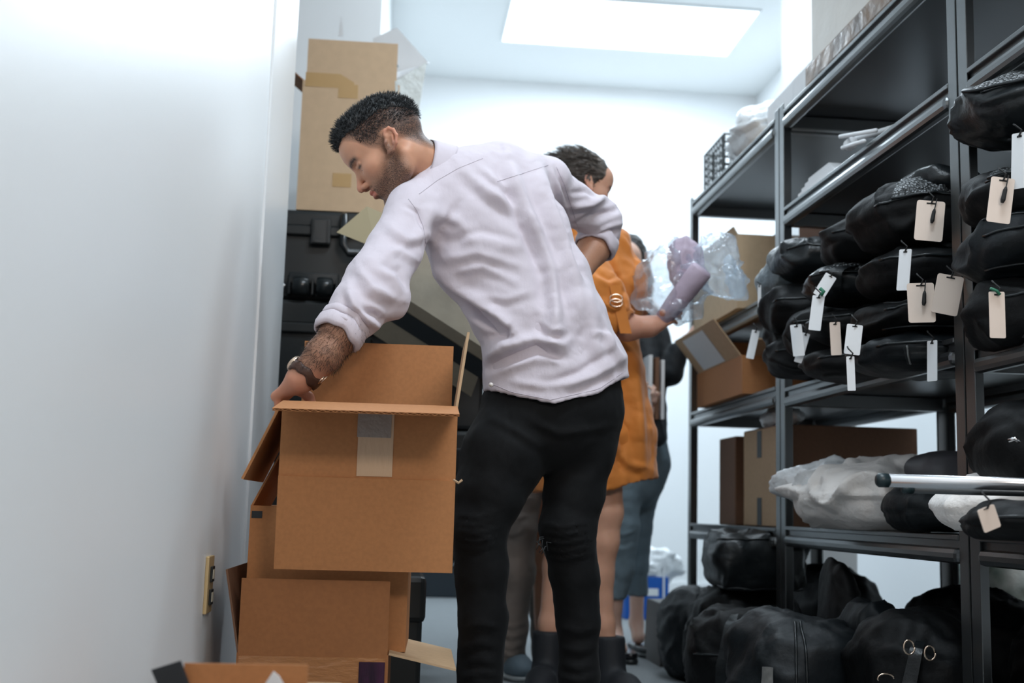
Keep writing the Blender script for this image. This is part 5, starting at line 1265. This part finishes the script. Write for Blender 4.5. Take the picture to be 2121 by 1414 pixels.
shoe(WO, (P(1260, 1420, 3.755)), (.35, -.9), L_=.22, h=.19, m=MATS['black_suede'], w_=.036, ankle=.050, name='ankle_boot')
# rolled mauve garment and the clear bag round it, held in her hand
a, b = P(1374, 660, 3.60), P(1452, 560, 3.52)
t = thing('rolled_garment', 'rolled mauve garment held out by the woman in orange', 'garment', a)
dd = (b - a); mb = MB(); mb.tube([a - dd * .05, a, a + dd * .35, a + dd * .8, b, b + dd * .04], .03, 24, radii=[.018, .027, .033, .036, .036, .030]); mb.build('roll', mat('mauve_cloth', srgb(176, 160, 176), .7, bump=.6, bscale=30, bdist=.005), t, True)
mb = MB(); c2 = P(1420, 545, 3.62); mb.grid(blob(c2, (.06, .06, .085), seed=61, amp=.02, fold=.012), 40, 26, True); mb.build('folded_end', MATS['mauve_cloth'], t, True)
t = thing('plastic_bag', 'crumpled clear plastic bag around the rolled garment in the hand of the woman in orange', 'bag', P(1400, 640, 3.62))
mb = MB(); f1 = blob(P(1395, 585, 3.64), (.10, .10, .115), Matrix.Rotation(.5, 3, 'Y'), seed=71, amp=.05, freq=9, fold=.022, ffreq=22); mb.grid(f1, 80, 50, True); mb.build('body', CLEAR, t, True)
mb = MB(); f1 = blob(P(1478, 555, 3.60), (.10, .075, .065), Matrix.Rotation(.35, 3, 'Y'), seed=73, amp=.05, freq=10, fold=.022, ffreq=26); mb.grid(f1, 80, 44, True); mb.build('crumpled_middle', CLEAR, t, True)
mb = MB(); f1 = blob(P(1518, 572, 3.58), (.030, .03, .060), Matrix.Rotation(-.25, 3, 'Y'), seed=75, amp=.03, freq=14, fold=.014, ffreq=30); mb.grid(f1, 50, 34, True); mb.build('hanging_corner', CLEAR, t, True)

# ================================================================== woman behind, dark hair, grey trousers
W2 = thing('person', 'person with long dark hair, black top and grey cropped trousers reaching to the far rack', 'person', (P(1300, 1340, 4.85).x, 4.85, 0))
Y2 = 4.9; K2 = .95
R2 = frame((-.30, -1, 0), 18, 0); O2 = P(1298, 545, Y2)
nb2 = P(1302, 620, Y2 + .02)
w2 = head_field(O2, R2, K2, .0042, False, nb2, .048); Vx, Qx = w2.mesh(); Vx = relax(Vx, Qx, 1, .4); mx_ = head_marks(Vx, O2, R2, K2)
arm = Field(*bounds([P(1380, 770, 4.8), P(1450, 670, 4.7), P(1340, 650, 4.9), P(1340, 880, 4.7)], .09), .0045)
arm.chain([tup(1345, 655, 4.90, .04), tup(1385, 765, 4.84, .032), tup(1415, 712, 4.80, .024)], .02)
ws2 = P(1415, 712, 4.80); hand_fingers(arm, ws2, P(1440, 686, 4.78) - ws2, (0, .6, .8), (.6, .8, 0), .85, curl=(25, 40, 30), thumb=[P(1428, 694, 4.76), P(1440, 690, 4.75), P(1450, 688, 4.75)])
arm.chain([tup(1330, 780, 4.78, .032), tup(1352, 850, 4.70, .025)], .02)
ws3 = P(1352, 852, 4.70); hand_fingers(arm, ws3, P(1362, 815, 4.68) - ws3, (.4, .9, 0), (-.8, .3, 0), .85, curl=(35, 45, 30), thumb=[P(1354, 830, 4.66), P(1352, 815, 4.65), P(1356, 804, 4.65)])
Vy, Qy = arm.mesh()
lg2 = Field(*bounds([P(1310, 1100, 4.85), P(1290, 1375, 4.7), P(1302, 620, 4.9), P(1330, 1360, 4.9)], .11), .0075)
lg2.chain([(nb2, .045), (P(1305, 720, Y2), .09), (P(1300, 900, Y2), .08), (P(1310, 1000, Y2), .05)], .03); lg2.chain([(P(1310, 1000, Y2), .05), (P(1293, 1090, 4.82), .035), (P(1290, 1180, 4.82), .034)], .02); lg2.chain([(P(1310, 1000, Y2), .05), (P(1322, 1090, 4.96), .035), (P(1320, 1180, 4.98), .034)], .02)
lg2.chain([tup(1290, 1180, 4.82, .034), tup(1272, 1260, 4.80, .029), tup(1272, 1310, 4.80, .032), (P(1285, 1345, 4.72), .028)], .02)
lg2.chain([tup(1320, 1180, 4.98, .034), tup(1318, 1290, 5.0, .028), (P(1322, 1320, 4.97), .028)], .02)
Vz, Qz = lg2.mesh(); V_, Q_ = mergeVF([(Vx, Qx), (Vy, Qy), (Vz, Qz)])
me = np_mesh('body', V_, Q_); vcol(me, 'marks', np.concatenate([mx_, np.zeros((len(Vy) + len(Vz), 3))])); link('body', me, SKINL, W2, True)
long_hair(O2, R2, K2, W2, HAIRD, drop=True)
BTOP = mat('black_knit', (.008, .012, .016), .7, bump=.5, bscale=30, bdist=.004)
tf = Field(*bounds([P(1300, 640, 4.9), P(1300, 900, 4.9), P(1400, 780, 4.8), P(1350, 870, 4.7)], .13), .0075)
tf.loft([(P(1305, 900, Y2), .160, .11), (P(1305, 790, Y2), .145, .10), (P(1305, 700, Y2), .160, .105), (P(1303, 655, Y2), .13, .08)], (1, 0, 0), .01)
tf.chain([tup(1345, 668, 4.90, .055), tup(1388, 772, 4.84, .050), tup(1408, 725, 4.81, .038)], .02)
tf.chain([tup(1340, 690, 4.85, .050), tup(1348, 800, 4.78, .044), tup(1358, 905, 4.72, .036), tup(1354, 868, 4.705, .032)], .02)
tf.loft([(P(1305, 1000, Y2), .150, .10), (P(1305, 850, Y2), .145, .095)], (1, 0, 0), .004, 's')
cloth('knit_top', tf, BTOP, W2, (), (.005, 12), 2)
GREYP = mat('grey_denim', srgb(104, 122, 132), .8, bump=.5, bscale=60, bdist=.003)
pf = Field(*bounds([P(1300, 880, 4.9), P(1272, 1245, 4.8), P(1322, 1250, 4.98)], .15), .0068)
pf.loft([(P(1305, 860, Y2), .150, .11), (P(1300, 960, Y2), .172, .12), (P(1300, 1000, Y2), .15, .11)], (1, 0, 0), .01)
pf.chain([tup(1285, 985, 4.86, .092), tup(1293, 1090, 4.82, .060), tup(1285, 1180, 4.82, .055), tup(1272, 1240, 4.80, .045)], .02)
pf.chain([tup(1330, 985, 4.94, .085), tup(1322, 1090, 4.96, .058), tup(1318, 1170, 4.98, .050), tup(1320, 1235, 5.0, .042)], .02)
zk = P(1275, 1240, 4.8).z; pf.cut(lambda X, Y, Z: zk - Z, .003)
cloth('trousers', pf, GREYP, W2, [([(1262, 1100), (1290, 1108), (1318, 1098)], 5, .006), ([(1262, 1122), (1290, 1128), (1316, 1120)], 5, -.006)], (.004, 14), 2)
shoe(W2, (P(1272, 1322, 4.86)), (.16, -1), L_=.23, h=.035, m=mat('black_patent', (.006, .006, .008), .25), w_=.034, ankle=.03, name='pump')
shoe(W2, (P(1320, 1312, 5.05)), (.1, -1), L_=.23, h=.035, m=MATS['black_patent'], w_=.034, ankle=.03, name='pump')
for i, (x0, x1, y_) in enumerate(((1343, 1352, 4.66), (1356, 1366, 4.665), (1369, 1377, 4.67))):
    a, b = P(x0, 868, y_), P(x1, 735 + 5 * i, y_)
    o = MB().box(a.x, b.x, y_, y_ + .20, a.z, b.z, .001).build('notebook', WHITEC if i != 1 else CARDB, None, loc=a)
    solo(o, ('white booklet held upright by the person in grey trousers, leftmost of three', 'brown booklet between two white ones, held by the person in grey trousers', 'white booklet held upright by the person in grey trousers, rightmost of three')[i], 'booklet', 'booklets held by the person in grey trousers')

# ================================================================== man behind, khaki-grey trousers
M3 = thing('person', 'person in grey-khaki trousers and blue-grey sneakers standing hidden behind the bending man', 'person', (P(1080, 1400, 4.25).x, 4.25, 0))
Y3 = 4.25; R3 = frame((-.9, -.35, 0), 20, 0); O3 = P(1052, 452, Y3 + .02); nb3 = P(1085, 525, Y3 + .05)
w3 = head_field(O3, R3, .98, .006, True, nb3, .055); Vx, Qx = w3.mesh(); m3_ = head_marks(Vx, O3, R3, .98, 0, 1)
ar = Field(*bounds([P(1050, 600, 4.15), P(985, 640, 3.75), P(1130, 600, 4.2)], .13), .008)
ar.chain([tup(1050, 580, 4.16, .045), tup(1040, 700, 4.0, .038), tup(1000, 660, 3.82, .026)], .02)
wz = P(1000, 660, 3.82); hand_fingers(ar, wz, Vector((-.1, -1, -.1)), (0, .1, 1), (-1, -.2, 0), 1, curl=(20, 30, 20), thumb=[P(995, 640, 3.78), P(990, 630, 3.75), P(985, 625, 3.72)])
Vy, Qy = ar.mesh(); cb = Field(*bounds([P(1085, 530, 4.3), P(1090, 1390, 4.3)], .2), .014)
cb.chain([(nb3, .05), (P(1095, 700, Y3 + .04), .10), (P(1095, 870, Y3 + .04), .10), (P(1070, 1120, 4.22), .045), (P(1060, 1370, 4.25), .035)], .03); cb.chain([(P(1110, 870, Y3 + .04), .08), (P(1125, 1120, 4.34), .045), (P(1128, 1350, 4.42), .035)], .03)
Vz, Qz = cb.mesh(); V_, Q_ = mergeVF([(Vx, Qx), (Vy, Qy), (Vz, Qz)])
me = np_mesh('body', V_, Q_); vcol(me, 'marks', np.concatenate([m3_, np.zeros((len(Vy) + len(Vz), 3))])); link('body', me, SKIN, M3, True)
hh = Field(np.array(O3) - .15, np.array(O3) + .15, .007); A3 = np.array(R3); hh.ell(O3 + R3 @ Vector((-.014, 0, .052)), (.100, .080, .086), A3, .01)
OA3 = np.array(O3)
hh.cut(lambda X, Y, Z: ((.045 + .25 * np.clip((X - OA3[0]) * A3[0][0] + (Y - OA3[1]) * A3[1][0] + (Z - OA3[2]) * A3[2][0], -.1, .12)) - ((X - OA3[0]) * A3[0][2] + (Y - OA3[1]) * A3[1][2] + (Z - OA3[2]) * A3[2][2])) * .8, .006)
cloth('hair', hh, HAIRD, M3, (), (.004, 30), 2)
t3 = Field(*bounds([P(1090, 540, 4.3), P(1090, 880, 4.3), P(1045, 600, 4.1)], .2), .009)
t3.loft([(P(1095, 900, Y3 + .04), .17, .12), (P(1095, 760, Y3 + .04), .165, .115), (P(1092, 640, Y3 + .04), .175, .115), (P(1088, 575, Y3 + .04), .13, .09)], (1, .3, 0), .01)
t3.chain([tup(1052, 590, 4.16, .058), tup(1042, 695, 4.0, .05)], .02); t3.chain([tup(1125, 590, 4.4, .058), tup(1140, 700, 4.35, .05)], .02)
cloth('jumper', t3, mat('dark_grey_knit', (.05, .055, .06), .8), M3, (), (.005, 10), 2)
KH = mat('khaki_grey_cotton', srgb(122, 114, 108), .85, bump=.5, bscale=40, bdist=.004)
p3 = Field(*bounds([P(1090, 860, 4.3), P(1060, 1385, 4.2), P(1130, 1370, 4.42)], .17), .0075)
p3.loft([(P(1095, 870, Y3 + .04), .165, .12), (P(1092, 960, Y3 + .04), .175, .125)], (1, .2, 0), .01)
p3.chain([tup(1075, 960, 4.25, .095), tup(1072, 1090, 4.22, .072), tup(1070, 1180, 4.23, .064), tup(1062, 1300, 4.25, .052), tup(1058, 1352, 4.25, .050)], .02)
p3.chain([tup(1118, 960, 4.33, .090), tup(1130, 1090, 4.36, .070), tup(1126, 1180, 4.40, .062), tup(1128, 1300, 4.43, .05), tup(1128, 1352, 4.43, .048)], .02)
s3 = [([(1036, y_), (1060, y_ + 8), (1088, y_ - 2)], 5, .006) for y_ in (1035, 1070, 1100, 1290, 1312, 1334, 1350)]
cloth('trousers', p3, KH, M3, s3, (.006, 12), 2)
SN = mat('blue_grey_canvas', srgb(96, 112, 122), .7)
shoe(M3, (P(1052, 1375, 4.40)), (.10, -1), L_=.27, h=.075, m=SN, sole=mat('pale_sole', srgb(170, 176, 176), .5), name='sneaker')
shoe(M3, (P(1128, 1350, 4.58)), (.05, -1), L_=.27, h=.075, m=SN, sole=MATS['pale_sole'], name='sneaker')
